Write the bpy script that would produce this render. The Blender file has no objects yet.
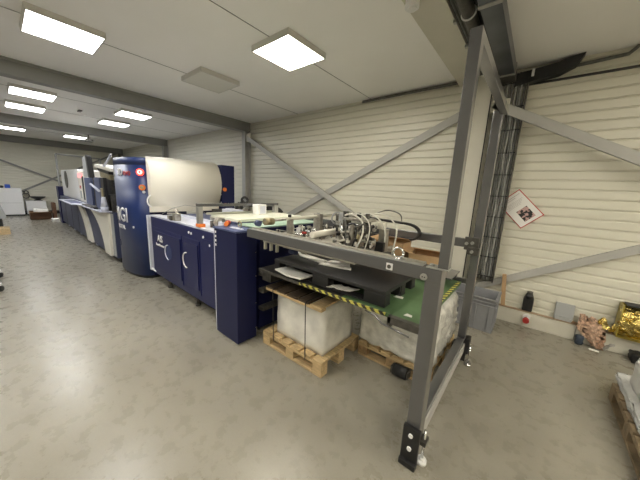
import bpy, bmesh, math, random
from mathutils import Vector, Matrix
random.seed(7)
PI = math.pi
C = bpy.context.scene.collection

# ------------------------------------------------------------------ materials
def mat(name, col, rough=.5, metal=0., var=0., vscale=20., bump=0., bscale=60., emit=None, estr=0., spec=.5, coat=0., stretch=None, detail=3):
    m = bpy.data.materials.new(name); m.use_nodes = True
    nt = m.node_tree; b = nt.nodes['Principled BSDF']
    b.inputs['Base Color'].default_value = (*col, 1)
    b.inputs['Roughness'].default_value = rough
    b.inputs['Metallic'].default_value = metal
    b.inputs['Specular IOR Level'].default_value = spec
    b.inputs['Coat Weight'].default_value = coat
    tc = nt.nodes.new('ShaderNodeTexCoord')
    mp = nt.nodes.new('ShaderNodeMapping')
    if stretch: mp.inputs['Scale'].default_value = stretch
    nt.links.new(tc.outputs['Object'], mp.inputs['Vector'])
    if var > 0:
        n = nt.nodes.new('ShaderNodeTexNoise'); n.inputs['Scale'].default_value = vscale
        n.inputs['Detail'].default_value = detail
        nt.links.new(mp.outputs[0], n.inputs['Vector'])
        r = nt.nodes.new('ShaderNodeValToRGB')
        r.color_ramp.elements[0].position = .3; r.color_ramp.elements[1].position = .7
        r.color_ramp.elements[0].color = (*[c * (1 - var) for c in col], 1)
        r.color_ramp.elements[1].color = (*[min(1, c * (1 + var)) for c in col], 1)
        nt.links.new(n.outputs['Fac'], r.inputs['Fac'])
        nt.links.new(r.outputs[0], b.inputs['Base Color'])
    if bump > 0:
        n2 = nt.nodes.new('ShaderNodeTexNoise'); n2.inputs['Scale'].default_value = bscale
        n2.inputs['Detail'].default_value = detail
        nt.links.new(mp.outputs[0], n2.inputs['Vector'])
        bp = nt.nodes.new('ShaderNodeBump'); bp.inputs['Strength'].default_value = bump
        bp.inputs['Distance'].default_value = .02
        nt.links.new(n2.outputs['Fac'], bp.inputs['Height'])
        nt.links.new(bp.outputs[0], b.inputs['Normal'])
    if emit:
        b.inputs['Emission Color'].default_value = (*emit, 1)
        b.inputs['Emission Strength'].default_value = estr
    return m

M = {}
M['wall'] = mat('cream_panel', (.68, .66, .56), .36, var=.03, vscale=1.2)
M['ceiling'] = mat('ceiling_white', (.90, .89, .87), .75, var=.03, vscale=.8)
M['curb'] = mat('painted_plinth', (.60, .58, .50), .7, var=.05, vscale=4)
M['beam'] = mat('grey_steel_paint', (.25, .25, .235), .5, var=.04, vscale=5)
M['brace'] = mat('brace_grey', (.42, .415, .39), .45, var=.04, vscale=6)
M['cream_steel'] = mat('cream_steel', (.60, .58, .50), .5, var=.03, vscale=4)
M['frame'] = mat('portal_grey', (.075, .075, .078), .3, var=.05, vscale=8, coat=1.)
_b = M['frame'].node_tree.nodes['Principled BSDF']; _b.inputs['Coat IOR'].default_value = 1.85; _b.inputs['Coat Roughness'].default_value = .14
M['galv'] = mat('bare_steel', (.42, .42, .40), .38, metal=.7, var=.15, vscale=12)
M['duct'] = mat('galvanised_duct', (.12, .13, .145), .32, metal=.6, var=.2, vscale=4)
M['navy'] = mat('navy_lacquer', (.009, .012, .070), .42, var=.06, vscale=2, spec=.35)
M['navy2'] = mat('navy_panel', (.008, .011, .055), .45, var=.06, vscale=2, spec=.3)
M['blue'] = mat('blue_lacquer', (.010, .026, .115), .36, var=.05, vscale=2, spec=.5)
M['press'] = mat('slate_blue_panel', (.05, .06, .115), .5, var=.06, vscale=4)
M['bluegrey'] = mat('blue_grey', (.07, .09, .19), .4)
M['white'] = mat('white_plastic', (.80, .80, .80), .4, var=.02)
M['lavender'] = mat('cool_white_metal', (.60, .62, .72), .3, var=.04)
M['cream'] = mat('cream_cover', (.78, .75, .66), .38, var=.02, vscale=2)
M['paper'] = mat('white_paper', (.80, .79, .74), .7, var=.03)
M['black'] = mat('black_plastic', (.012, .012, .013), .45, var=.2, vscale=20)
M['blackpal'] = mat('black_pallet_plastic', (.019, .019, .020), .5, var=.15, vscale=14, bump=.1)
M['rubber'] = mat('rubber', (.02, .02, .02), .7, var=.1)
M['wood'] = mat('pallet_wood', (.52, .38, .20), .75, var=.28, vscale=9, bump=.25, bscale=40, stretch=(1, 6, 6))
M['woodblk'] = mat('pallet_block_wood', (.34, .22, .11), .8, var=.35, vscale=30, bump=.3)
M['wooddark'] = mat('dark_board', (.085, .06, .038), .7, var=.35, vscale=14, stretch=(1, 5, 5))
M['oldwood'] = mat('weathered_pallet_wood', (.24, .18, .11), .8, var=.4, vscale=12, bump=.3)
M['wrap'] = mat('stretch_wrapped_paper', (.74, .725, .67), .28, var=.14, vscale=7, bump=.9, bscale=8, coat=.3, detail=5)
M['wrap2'] = mat('crumpled_stretch_wrap', (.68, .67, .62), .22, var=.22, vscale=12, bump=1., bscale=11, coat=.5, detail=6)
M['wrapw'] = mat('white_stretch_wrap', (.66, .67, .68), .3, var=.08, vscale=8, bump=.6, bscale=18)
M['green'] = mat('green_mat', (.085, .155, .07), .5, var=.22, vscale=5, bump=.05)
M['greenplate'] = mat('pale_green_plate', (.38, .52, .43), .3, var=.05)
M['creambed'] = mat('cream_bed', (.72, .73, .62), .35, var=.03)
M['steel'] = mat('machined_steel', (.42, .40, .35), .32, metal=.6, var=.2, vscale=25)
M['steeldark'] = mat('dark_steel', (.10, .095, .085), .4, metal=.5, var=.3, vscale=25)
M['brass'] = mat('brass', (.42, .36, .22), .35, metal=.6, var=.2)
M['chrome'] = mat('chrome', (.8, .8, .8), .18, metal=1.)
M['hose'] = mat('white_hose', (.66, .65, .58), .4)
M['red'] = mat('red_plastic', (.42, .03, .025), .4, var=.1)
M['orange'] = mat('orange_plastic', (.85, .22, .04), .4)
M['glowred'] = mat('red_ring_lamp', (.9, .08, .05), .4, emit=(1, .05, .03), estr=1.0)
M['glowpink'] = mat('glowing_display', (.9, .3, .3), .4, emit=(1, .25, .25), estr=.5)
M['glowwhite'] = mat('white_lamp_lens', (1, .8, .75), .4, emit=(1, .6, .55), estr=.5)
M['cardboard'] = mat('cardboard', (.46, .30, .16), .8, var=.1, vscale=8, bump=.1)
M['carddark'] = mat('dark_cardboard', (.16, .085, .05), .8, var=.1, vscale=8)
M['bin'] = mat('grey_bin_plastic', (.25, .255, .27), .5, var=.05)
M['cable'] = mat('dark_cable', (.13, .13, .12), .55, var=.35, vscale=30)
M['cable2'] = mat('grey_cable', (.30, .30, .28), .5, var=.2, vscale=30)
M['socket'] = mat('grey_box', (.36, .37, .37), .4)
M['gold'] = mat('gold_foil', (.60, .47, .16), .22, metal=.9, var=.35, vscale=10, bump=1., bscale=22)
M['goldcard'] = mat('gold_card', (.42, .33, .07), .35, metal=.5, var=.25, vscale=9)
M['rag'] = mat('printed_rag', (.46, .31, .22), .8, var=.62, vscale=34, bump=.6, bscale=30)
M['greyrag'] = mat('grey_rag', (.30, .29, .26), .8, var=.25, vscale=22, bump=.5)
M['bluething'] = mat('blue_grey_cloth', (.03, .045, .07), .6)
M['posterred'] = mat('poster_red', (.50, .03, .03), .5)
M['poster'] = mat('poster_paper', (.80, .79, .76), .6)
M['ink'] = mat('poster_ink', (.40, .38, .36), .7)
M['light'] = mat('led_diffuser', (1, 1, 1), .5, emit=(.98, .985, .99), estr=9.)
M['lightwarm'] = mat('led_diffuser_warm', (1, 1, 1), .5, emit=(1, .93, .79), estr=12.)
M['unlit'] = mat('unlit_diffuser', (.66, .65, .60), .5)
M['lightframe'] = mat('lamp_frame', (.62, .61, .57), .4)
M['dash'] = mat('seam_dark', (.22, .215, .20), .7)
M['brown'] = mat('brown_sealant', (.36, .26, .17), .7)
M['plate'] = mat('label_white', (.75, .75, .75), .5)
M['bluelight'] = mat('blue_device', (.02, .08, .45), .4)

# stripes for the hazard tape (yellow / black diagonals)
def hazard():
    m = bpy.data.materials.new('hazard_tape'); m.use_nodes = True; nt = m.node_tree; b = nt.nodes['Principled BSDF']
    tc = nt.nodes.new('ShaderNodeTexCoord'); sp = nt.nodes.new('ShaderNodeSeparateXYZ'); nt.links.new(tc.outputs['Object'], sp.inputs[0])
    a1 = nt.nodes.new('ShaderNodeMath'); a1.operation = 'ADD'; nt.links.new(sp.outputs[0], a1.inputs[0]); nt.links.new(sp.outputs[2], a1.inputs[1])
    a2 = nt.nodes.new('ShaderNodeMath'); a2.operation = 'SUBTRACT'; nt.links.new(a1.outputs[0], a2.inputs[0]); nt.links.new(sp.outputs[1], a2.inputs[1])
    m1 = nt.nodes.new('ShaderNodeMath'); m1.operation = 'MULTIPLY'; m1.inputs[1].default_value = 15; nt.links.new(a2.outputs[0], m1.inputs[0])
    f = nt.nodes.new('ShaderNodeMath'); f.operation = 'FRACT'; nt.links.new(m1.outputs[0], f.inputs[0])
    g = nt.nodes.new('ShaderNodeMath'); g.operation = 'GREATER_THAN'; g.inputs[1].default_value = .5; nt.links.new(f.outputs[0], g.inputs[0])
    mx = nt.nodes.new('ShaderNodeMix'); mx.data_type = 'RGBA'; nt.links.new(g.outputs[0], mx.inputs[0])
    mx.inputs[6].default_value = (.03, .03, .025, 1); mx.inputs[7].default_value = (.62, .58, .12, 1)
    nt.links.new(mx.outputs[2], b.inputs['Base Color']); b.inputs['Roughness'].default_value = .5
    return m
M['hazard'] = hazard()

def floor_mat():
    m = bpy.data.materials.new('polished_concrete'); m.use_nodes = True; nt = m.node_tree; b = nt.nodes['Principled BSDF']
    tc = nt.nodes.new('ShaderNodeTexCoord')
    n1 = nt.nodes.new('ShaderNodeTexNoise'); n1.inputs['Scale'].default_value = 1.1; n1.inputs['Detail'].default_value = 5; n1.inputs['Roughness'].default_value = .6
    n2 = nt.nodes.new('ShaderNodeTexNoise'); n2.inputs['Scale'].default_value = 9; n2.inputs['Detail'].default_value = 6; n2.inputs['Roughness'].default_value = .65
    n3 = nt.nodes.new('ShaderNodeTexNoise'); n3.inputs['Scale'].default_value = 85; n3.inputs['Detail'].default_value = 3
    for n in (n1, n2, n3): nt.links.new(tc.outputs['Object'], n.inputs['Vector'])
    r1 = nt.nodes.new('ShaderNodeValToRGB'); r1.color_ramp.elements[0].position = .32; r1.color_ramp.elements[1].position = .70
    r1.color_ramp.elements[0].color = (.240, .222, .178, 1); r1.color_ramp.elements[1].color = (.300, .282, .232, 1)
    nt.links.new(n1.outputs['Fac'], r1.inputs['Fac'])
    def over(prev, n, lo, hi, p0, p1):
        r = nt.nodes.new('ShaderNodeValToRGB'); r.color_ramp.elements[0].position = p0; r.color_ramp.elements[1].position = p1
        r.color_ramp.elements[0].color = (lo, lo, lo, 1); r.color_ramp.elements[1].color = (hi, hi, hi, 1)
        nt.links.new(n.outputs['Fac'], r.inputs['Fac'])
        mx = nt.nodes.new('ShaderNodeMix'); mx.data_type = 'RGBA'; mx.blend_type = 'MULTIPLY'; mx.inputs[0].default_value = 1
        nt.links.new(prev, mx.inputs[6]); nt.links.new(r.outputs[0], mx.inputs[7]); return mx.outputs[2]
    o = over(r1.outputs[0], n2, .965, 1.03, .25, .75)
    o = over(o, n3, .90, 1.07, .25, .75)
    nt.links.new(o, b.inputs['Base Color'])
    rr = nt.nodes.new('ShaderNodeMapRange'); rr.inputs[3].default_value = .22; rr.inputs[4].default_value = .34
    nt.links.new(n2.outputs['Fac'], rr.inputs[0]); nt.links.new(rr.outputs[0], b.inputs['Roughness'])
    b.inputs['Specular IOR Level'].default_value = .6
    bp = nt.nodes.new('ShaderNodeBump'); bp.inputs['Strength'].default_value = .04; bp.inputs['Distance'].default_value = .01
    nt.links.new(n2.outputs['Fac'], bp.inputs['Height']); nt.links.new(bp.outputs[0], b.inputs['Normal'])
    return m
M['floor'] = floor_mat()

def photo_mat():
    m = bpy.data.materials.new('printed_photo'); m.use_nodes = True; nt = m.node_tree; b = nt.nodes['Principled BSDF']
    tc = nt.nodes.new('ShaderNodeTexCoord')
    n = nt.nodes.new('ShaderNodeTexNoise'); n.inputs['Scale'].default_value = 26; n.inputs['Detail'].default_value = 1
    nt.links.new(tc.outputs['Object'], n.inputs['Vector'])
    r = nt.nodes.new('ShaderNodeValToRGB'); e = r.color_ramp.elements
    e[0].position = .46; e[0].color = (.02, .02, .02, 1); e[1].position = .54; e[1].color = (.55, .36, .33, 1)
    r.color_ramp.interpolation = 'EASE'
    nt.links.new(n.outputs['Fac'], r.inputs['Fac']); nt.links.new(r.outputs[0], b.inputs['Base Color'])
    return m
M['photo'] = photo_mat()

# ------------------------------------------------------------------ mesh builder
class MB:
    def __init__(s): s.b = bmesh.new()
    def box(s, x0, x1, y0, y1, z0, z1, bev=0., rot=None, seg=2):
        t = bmesh.new(); bmesh.ops.create_cube(t, size=1)
        c = Vector(((x0+x1)/2, (y0+y1)/2, (z0+z1)/2))
        for v in t.verts: v.co = Vector((v.co.x*(x1-x0), v.co.y*(y1-y0), v.co.z*(z1-z0)))
        if bev > 0: bmesh.ops.bevel(t, geom=t.edges[:], offset=bev, segments=seg, affect='EDGES', profile=.6)
        if rot is not None:
            for v in t.verts: v.co = rot @ v.co
        for v in t.verts: v.co += c
        s._add(t); return s
    def _add(s, t):
        me = bpy.data.meshes.new('tmp'); t.to_mesh(me); t.free(); s.b.from_mesh(me); bpy.data.meshes.remove(me)
    def tube(s, pts, r, n=10, caps=True):
        pts = [Vector(p) for p in pts]; rs = r if isinstance(r, (list, tuple)) else [r]*len(pts)
        t = bmesh.new(); rings = []; up = None
        for i, p in enumerate(pts):
            d = (pts[min(i+1, len(pts)-1)] - pts[max(i-1, 0)]).normalized()
            if up is None: up = Vector((0, 0, 1)) if abs(d.z) < .9 else Vector((1, 0, 0))
            a = d.cross(up)
            if a.length < 1e-4: a = d.orthogonal()
            a.normalize(); bb = a.cross(d).normalized(); up = bb
            rings.append([t.verts.new(p + (a*math.cos(k*2*PI/n) + bb*math.sin(k*2*PI/n))*rs[i]) for k in range(n)])
        for i in range(len(rings)-1):
            for k in range(n):
                f = t.faces.new((rings[i][k], rings[i][(k+1) % n], rings[i+1][(k+1) % n], rings[i+1][k])); f.smooth = True
        if caps:
            t.faces.new(rings[0][::-1]); t.faces.new(rings[-1])
        bmesh.ops.recalc_face_normals(t, faces=t.faces[:])
        s._add(t); return s
    def cyl(s, p0, p1, r, n=20): return s.tube([p0, p1], r, n)
    def prism(s, pts, h, bev=0., M4=None):
        """polygon pts (u,v) extruded by h along local w; M4 maps (u,v,w) to world"""
        t = bmesh.new(); vs = [t.verts.new((p[0], p[1], 0)) for p in pts]; f = t.faces.new(vs)
        r = bmesh.ops.extrude_face_region(t, geom=[f])
        for v in r['geom']:
            if isinstance(v, bmesh.types.BMVert): v.co.z += h
        bmesh.ops.recalc_face_normals(t, faces=t.faces[:])
        if bev > 0:
            bmesh.ops.bevel(t, geom=t.edges[:], offset=bev, segments=2, affect='EDGES', profile=.6)
        if M4 is not None:
            for v in t.verts: v.co = M4 @ v.co
            bmesh.ops.recalc_face_normals(t, faces=t.faces[:])
        s._add(t); return s
    def bar(s, p0, p1, w, h, up=(0, 0, 1), bev=.003):
        """rectangular bar from p0 to p1: w across, h along up"""
        p0, p1 = Vector(p0), Vector(p1); d = p1-p0; L = d.length; d.normalize()
        a = d.cross(Vector(up)).normalized(); u = a.cross(d).normalized()
        R = Matrix((a, d, u)).transposed()
        c = (p0+p1)/2
        t = bmesh.new(); bmesh.ops.create_cube(t, size=1)
        for v in t.verts: v.co = Vector((v.co.x*w, v.co.y*L, v.co.z*h))
        if bev > 0: bmesh.ops.bevel(t, geom=t.edges[:], offset=bev, segments=2, affect='EDGES', profile=.6)
        for v in t.verts: v.co = R @ v.co + c
        s._add(t); return s
    def torus(s, c, R, r, ax1, ax2, a0=0, a1=2*PI, n=20, m=8):
        c = Vector(c); ax1 = Vector(ax1); ax2 = Vector(ax2)
        pts = [c + (ax1*math.cos(a0+(a1-a0)*i/n) + ax2*math.sin(a0+(a1-a0)*i/n))*R for i in range(n+1)]
        return s.tube(pts, r, m)
    def build(s, name, m, parent=None):
        me = bpy.data.meshes.new(name); s.b.to_mesh(me); s.b.free()
        o = bpy.data.objects.new(name, me); C.objects.link(o)
        for mm in (m if isinstance(m, (list, tuple)) else [m]): me.materials.append(mm)
        if parent is not None: put(o, parent)
        return o

def put(o, parent):
    o.parent = parent
    o.matrix_parent_inverse = Matrix.Identity(4)
    root = parent; off = Vector((0, 0, 0))
    while root is not None: off += Vector(root.location); root = root.parent
    for v in o.data.vertices: v.co -= off       # parts are built in world coordinates
def thing(name, label, cat, loc=(0, 0, 0), group=None):
    o = bpy.data.objects.new(name, None); C.objects.link(o); o.location = loc; o.empty_display_size = .1
    o['label'] = label; o['category'] = cat
    if group: o['group'] = group
    return o
def tag(o, label, cat, group=None):
    # origin to the base of a one-mesh thing
    vs = [v.co for v in o.data.vertices]
    c = Vector(((min(v.x for v in vs)+max(v.x for v in vs))/2, (min(v.y for v in vs)+max(v.y for v in vs))/2, min(v.z for v in vs)))
    for v in o.data.vertices: v.co -= c
    o.location = c
    o['label'] = label; o['category'] = cat
    if group: o['group'] = group
    return o
def struct(o): o['kind'] = 'structure'; return o
def copy_thing(root, loc, label):
    r = root.copy(); C.objects.link(r); r.location = loc; r['label'] = label
    for ch in root.children:
        c = ch.copy(); C.objects.link(c); c.parent = r
        for g in ch.children:
            d = g.copy(); C.objects.link(d); d.parent = c
    return r

def text_mesh(txt, size, depth, mapf, name, m, parent, bold=0.):
    cu = bpy.data.curves.new('t', 'FONT'); cu.body = txt; cu.size = size; cu.offset = bold; cu.resolution_u = 2
    o = bpy.data.objects.new('t', cu); C.objects.link(o)
    dg = bpy.context.evaluated_depsgraph_get(); me = bpy.data.meshes.new_from_object(o.evaluated_get(dg))
    bpy.data.objects.remove(o); bpy.data.curves.remove(cu)
    t = bmesh.new(); t.from_mesh(me); bpy.data.meshes.remove(me)
    r = bmesh.ops.extrude_face_region(t, geom=t.faces[:])
    for v in r['geom']:
        if isinstance(v, bmesh.types.BMVert): v.co.z += depth
    for v in t.verts: v.co = mapf(v.co)
    bmesh.ops.recalc_face_normals(t, faces=t.faces[:])
    me = bpy.data.meshes.new(name); t.to_mesh(me); t.free(); me.materials.append(m)
    ob = bpy.data.objects.new(name, me); C.objects.link(ob); put(ob, parent)
    return ob

# ------------------------------------------------------------------ setting
WY = 4.22; CZ = 3.17; XL = -16.9; XR = 5.0; YN = -6.0
struct(MB().box(XL, XR, YN, WY, -.1, 0).build('floor', M['floor']))
struct(MB().box(XL-.2, XR+.2, YN-.2, WY+.2, CZ, CZ+.1).build('ceiling', M['ceiling']))

def profile_wall(name, along, fixed, a0, a1, z0, z1, sgn, period=.106):
    """horizontally ribbed liner panels: each tray has a narrow groove"""
    t = bmesh.new(); prof = [(0, z0)]
    z = z0+.060
    while z < z1:
        prof += [(0, z), (0, z+period-.026), (.016, z+period-.007), (.016, z+period-.001)]
        z += period
    prof = [p for p in prof if p[1] <= z1] + [(0, z1)]
    prof += [(.12, z1), (.12, z0)]
    vs = []
    for a in (a0, a1):
        vs.append([t.verts.new((a, fixed+sgn*d, zz) if along == 'x' else (fixed+sgn*d, a, zz)) for d, zz in prof])
    n = len(prof)
    for i in range(n): t.faces.new((vs[0][i], vs[0][(i+1) % n], vs[1][(i+1) % n], vs[1][i]))
    bmesh.ops.recalc_face_normals(t, faces=t.faces[:])
    b = MB(); b._add(t); return struct(b.build(name, M['wall']))
profile_wall('wall_back', 'x', WY, XL, XR, 0, CZ, 1)
profile_wall('wall_left', 'y', XL, YN, WY, 0, CZ, -1)
profile_wall('wall_right', 'y', XR, YN, WY, 0, CZ, 1)
struct(MB().box(XL, XR, YN-.12, YN, 0, CZ).build('wall_front', M['wall']))
struct(MB().box(XL+.0, XR, 4.12, WY+.005, 0, .195, .004).build('baseboard_back', M['curb']))
struct(MB().box(XL+.0, XR, 4.112, 4.16, .195, .203).build('trim_1', M['brown']))
struct(MB().box(XL, XL+.05, YN, 4.12, 0, .13).build('baseboard_left', M['black']))
# joints of the plinth
for i, x in enumerate((.58,)):
    struct(MB().box(x, x+.006, 4.116, 4.122, 0, .195).build('trim_2', M['dash']))
# ceiling seams running across, in line with the lamps
k = 3
for x in (-2.45, -4.2, -7.6, -9.2, -12.3, -13.7):
    struct(MB().box(x-.003, x+.003, YN, WY, CZ-.004, CZ+.001).build('trim_%d' % k, M['dash'])); k += 1
# wall head gap / flashing
struct(MB().box(-.36, XR, 4.19, WY+.01, 2.962, 2.980).build('trim_%d' % k, M['black'])); k += 1

# roof beams with columns (H profiles)
def hbeam(x0, x1, z0, name):
    b = MB(); xm = (x0+x1)/2
    b.box(x0, x1, YN, WY-.02, z0, z0+.014); b.box(x0, x1, YN, WY-.02, CZ-.03, CZ+.002)
    b.box(xm+.03, x1-.02, YN, WY-.02, z0+.01, CZ-.02)
    o = b.build(name, M['beam']); return struct(o)
hbeam(-6.02, -5.84, 2.95, 'trim_20'); hbeam(-11.15, -10.97, 2.95, 'trim_21'); hbeam(-16.85, -16.62, 2.93, 'trim_22')
def column(x0, x1, y0, name, m='beam', z1=2.95):
    b = MB()
    b.box(x0, x1, y0, y0+.012, 0, z1); b.box(x0, x1, WY-.02, WY-.004, .0, z1); b.box((x0+x1)/2-.006, (x0+x1)/2+.006, y0, WY-.005, 0, z1)
    return struct(b.build(name, M[m]))
column(-6.00, -5.86, 4.05, 'trim_23', 'brace'); column(-11.13, -10.99, 4.05, 'trim_24', 'brace'); column(-16.8, -16.66, 4.05, 'trim_25')
# main frame beside the portal: cream casing, column, service duct
struct(MB().box(-1.07, -.79, YN, WY, 3.10, CZ+.001, .004).build('trim_26', M['cream_steel']))
struct(MB().box(-.79, -.50, YN, WY, 3.13, CZ+.001).build('trim_27', M['black']))
b = MB(); b.box(-.82, -.64, 3.98, 3.995, 0, 3.1); b.box(-.735, -.725, 3.98, WY-.005, 0, 3.1); b.box(-.82, -.64, WY-.02, WY-.004, 0, 3.1)
struct(b.build('trim_28', M['cream_steel']))
struct(MB().box(-.638, -.628, 3.97, 3.99, .0, 3.1).build('trim_29', M['black']))

# ------------------------------------------------------------------ services overhead
d = thing('service_duct', 'long bluish galvanised steel duct running under ceiling towards the wall', 'duct', (-.48, 1.2, 2.98))
MB().box(-.555, -.415, -2, 3.84, 2.985, 3.09, .004).build('duct_body', M['duct'], d)
for y in (2.42, 1.2, 3.82): MB().box(-.562, -.408, y-.02, y+.02, 2.978, 3.097, .003).build('duct_flange', M['galv'], d)
MB().box(-.57, -.42, 3.84, 4.09, 2.99, 3.09, .004).build('end_box', M['steeldark'], d)
MB().box(-.53, -.44, 1.0, 1.06, 3.09, 3.14).build('hanger', M['galv'], d)
MB().box(-.53, -.44, 3.2, 3.26, 3.09, 3.14).build('hanger', M['galv'], d)
p = thing('ceiling_pipe', 'dark round pipe with white clip beside the duct at the ceiling', 'pipe', (-.66, 0, 3.0))
MB().cyl((-.655, -2, 3.05), (-.655, 4.15, 3.05), .048, 16).build('pipe', M['steeldark'], p)
MB().torus((-.655, 2.55, 3.05), .051, .008, (1, 0, 0), (0, 0, 1)).build('pipe_clip', M['white'], p)
MB().box(-.665, -.645, 2.54, 2.56, 3.09, 3.135).build('pipe_hanger', M['galv'], p)
MB().box(-.665, -.645, 3.84, 3.86, 3.09, 3.135).build('pipe_hanger', M['galv'], p)
c = thing('ceiling_cable', 'bundle of thin black cables along edge of the cream casing', 'cable', (-.76, 0, 3.1))
b = MB()
for x in (-.765, -.74, -.715): b.cyl((x, -2, 3.115), (x, 4.15, 3.115), .012, 8)
b.build('cables', M['cable'], c)
for y in (2.2, 2.68, 3.15, 3.6): MB().box(-.80, -.775, y-.02, y+.02, 3.075, 3.10, .002).build('clip', M['galv'], c)
t = thing('cable_tray', 'black cable tray with pointed end high on the right wall', 'cable tray', (-.1, 4.15, 3.0))
MB().prism([(-.43, 2.945), (-.03, 3.0), (.10, 3.06), (.155, 3.168), (.02, 3.150), (-.05, 3.125), (-.43, 3.08)], .10, M4=Matrix(((1, 0, 0, 0), (0, 0, 1, 4.10), (0, 1, 0, 0), (0, 0, 0, 1)))).build('tray', M['black'], t)
MB().box(-.28, -.255, 4.08, 4.10, 3.02, 3.10, .003).build('tray_clip', M['plate'], t)
w = MB().tube([(-.02, 4.19, 3.075), (.3, 4.19, 3.09), (.48, 4.19, 3.10), (.54, 4.19, 3.16)], .018, 8).build('wall_conduit', M['cable'])
tag(w, 'dark conduit along the top of the right wall below ceiling', 'conduit')
w = MB().box(-2.60, -1.09, 4.17, WY-.002, 3.135, 3.16, .004).cyl((-2.6, 4.17, 3.125), (-1.08, 4.17, 3.125), .009, 8).build('wall_conduit', M['cable'])
tag(w, 'dark conduit along the wall top between the two lit panels and casing', 'conduit')

# vertical cable ladder
l = thing('cable_ladder', 'vertical ladder packed with grey cables on the wall behind the portal', 'cable ladder', (-.42, 4.12, .48))
for i in range(8):
    x = -.53+i*.029; pts = []
    for j in range(27):
        z = .5+j*.1
        pts.append((x+.004*math.sin(j*1.3+i*2), 4.13+.006*math.sin(j*.9+i), z))
    MB().tube(pts, .0125, 8).build('cable', M['cable2' if i in (1, 4, 6) else 'cable'], l)
for z in [.55+.27*q for q in range(10)]: MB().box(-.555, -.305, 4.11, 4.125, z, z+.012).build('cable_tie', M['black'], l)
for x in (-.56, -.30): MB().box(x-.006, x+.006, 4.10, 4.215, .48, 3.05).build('side_rail', M['steeldark'], l)

# braces
def brace(p0, p1, label, name='cross_brace', w=.10, d=.008, m='brace', grp='steel bracing on the walls'):
    o = MB().bar(p0, p1, d, w, up=(0, 0, 1), bev=0)
    p0v, p1v = Vector(p0), Vector(p1)
    b = o
    o = b.build(name, M[m]); return tag(o, label, 'brace')
bt = thing('cross_brace', 'cream flat steel brace from upper left column down to behind the feeder', 'brace', (-3.4, 4.1, 1.5))
MB().bar((-5.83, 4.10, 2.80), (-1.1, 4.10, .45), .05, .10, bev=.004).build('flat_bar', M['brace'], bt)
MB().box(-5.86, -5.72, 4.085, 4.14, 2.70, 2.90, .003).build('gusset_plate', M['cream_steel'], bt)
b2 = thing('cross_brace', 'cream flat steel brace rising from machine to upper right casing', 'brace', (-3.4, 4.16, 1.5))
MB().bar((-5.84, 4.192, .262), (-.86, 4.192, 2.78), .05, .115, bev=.004).build('flat_bar', M['brace'], b2)
b3 = thing('cross_brace', 'cream steel brace falling to the right above the poster', 'brace', (.5, 4.1, 2.2))
MB().bar((-.60, 4.06, 2.76), (2.9, 4.06, .88), .05, .105, bev=.004).build('flat_bar', M['brace'], b3)
MB().box(-.80, -.44, 4.035, 4.075, 2.66, 2.80, .003).build('gusset_plate', M['cream_steel'], b3)
b = MB()
for x in (-.72, -.64): b.cyl((x, 4.02, 2.73), (x, 4.045, 2.73), .012, 8)
b.build('bolt', M['galv'], b3)
b4 = thing('cross_brace', 'cream steel brace rising to the right above the black bottle', 'brace', (.5, 4.13, .9))
MB().bar((-.7, 4.192, .245), (3.0, 4.192, 2.355), .05, .085, bev=.004).build('flat_bar', M['brace'], b4)
b5 = thing('cross_brace', 'thin dark brace falling right across the far end wall', 'brace', (-16.8, 1, 1.5))
MB().bar((-16.82, -1.6, 3.0), (-16.82, 4.2, .30), .03, .07, bev=0).build('flat_bar', M['beam'], b5)
b6 = thing('cross_brace', 'thin dark brace rising right across the far end wall', 'brace', (-16.86, 1, 1.5))
MB().bar((-16.88, -.8, .15), (-16.88, 4.0, 2.95), .03, .07, bev=0).build('flat_bar', M['beam'], b6)

# ------------------------------------------------------------------ ceiling lamps
def x_warm(x): return x > -3
def lamp(cx, cy, label, lit=True):
    t = thing('ceiling_light', label, 'ceiling light', (cx, cy, CZ), 'square ceiling light panels')
    if lit and x_warm(cx): lit = 'warm'
    if lit not in lamp.c:
        h = .30
        fr = MB(); f = .014
        fr.box(-h, h, -h, -h+f, -.062, 0); fr.box(-h, h, h-f, h, -.062, 0); fr.box(-h, -h+f, -h+f, h-f, -.062, 0); fr.box(h-f, h, -h+f, h-f, -.062, 0)
        fo = fr.build('frame', M['lightframe'])
        do = MB().box(-h+f, h-f, -h+f, h-f, -.058, -.02).build('diffuser', M['lightwarm' if lit == 'warm' else 'light' if lit else 'unlit'])
        lamp.c[lit] = (fo, do); fo.parent = t; do.parent = t
    else:
        for o in lamp.c[lit]:
            c = o.copy(); C.objects.link(c); c.parent = t
    return t
lamp.c = {}
lamp(-4.20, .63, 'lit panel at upper left, largest in the picture')
lamp(-2.46, 2.30, 'lit panel hanging above the feeder, first lamp left of the portal')
lamp(-4.08, 2.22, 'switched-off panel between the two big lit lamps', False)
lamp(-7.63, .60, 'lit panel in second bay, nearer one at the left side')
lamp(-9.23, .58, 'lit panel in second bay, farther one at the left side')
lamp(-7.63, 2.20, 'lit panel in second bay above the white cover, nearer one')
lamp(-9.25, 2.20, 'lit panel in second bay above the press, farther one')
lamp(-13.7, .48, 'lit panel in the third bay at the left picture edge')
lamp(-13.7, 2.02, 'lit panel in the third bay above the far press end')
for i, (x, y) in enumerate(((-2.46, .60), (-4.2, -1.1), (-2.46, -1.1), (1.3, .5), (3.2, .5), (1.3, -1.6), (3.2, -1.6), (-7.63, -1.1), (-9.23, -1.1), (-13.7, -1.1), (-4.2, -3.2), (-.0, -3.6), (2.0, 2.3), (3.6, 2.3))):  # unseen panels continuing the rows; extra ones on the right added to brighten it
    lamp(x, y, 'unseen lit square panel on the ceiling outside the picture')
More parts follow.
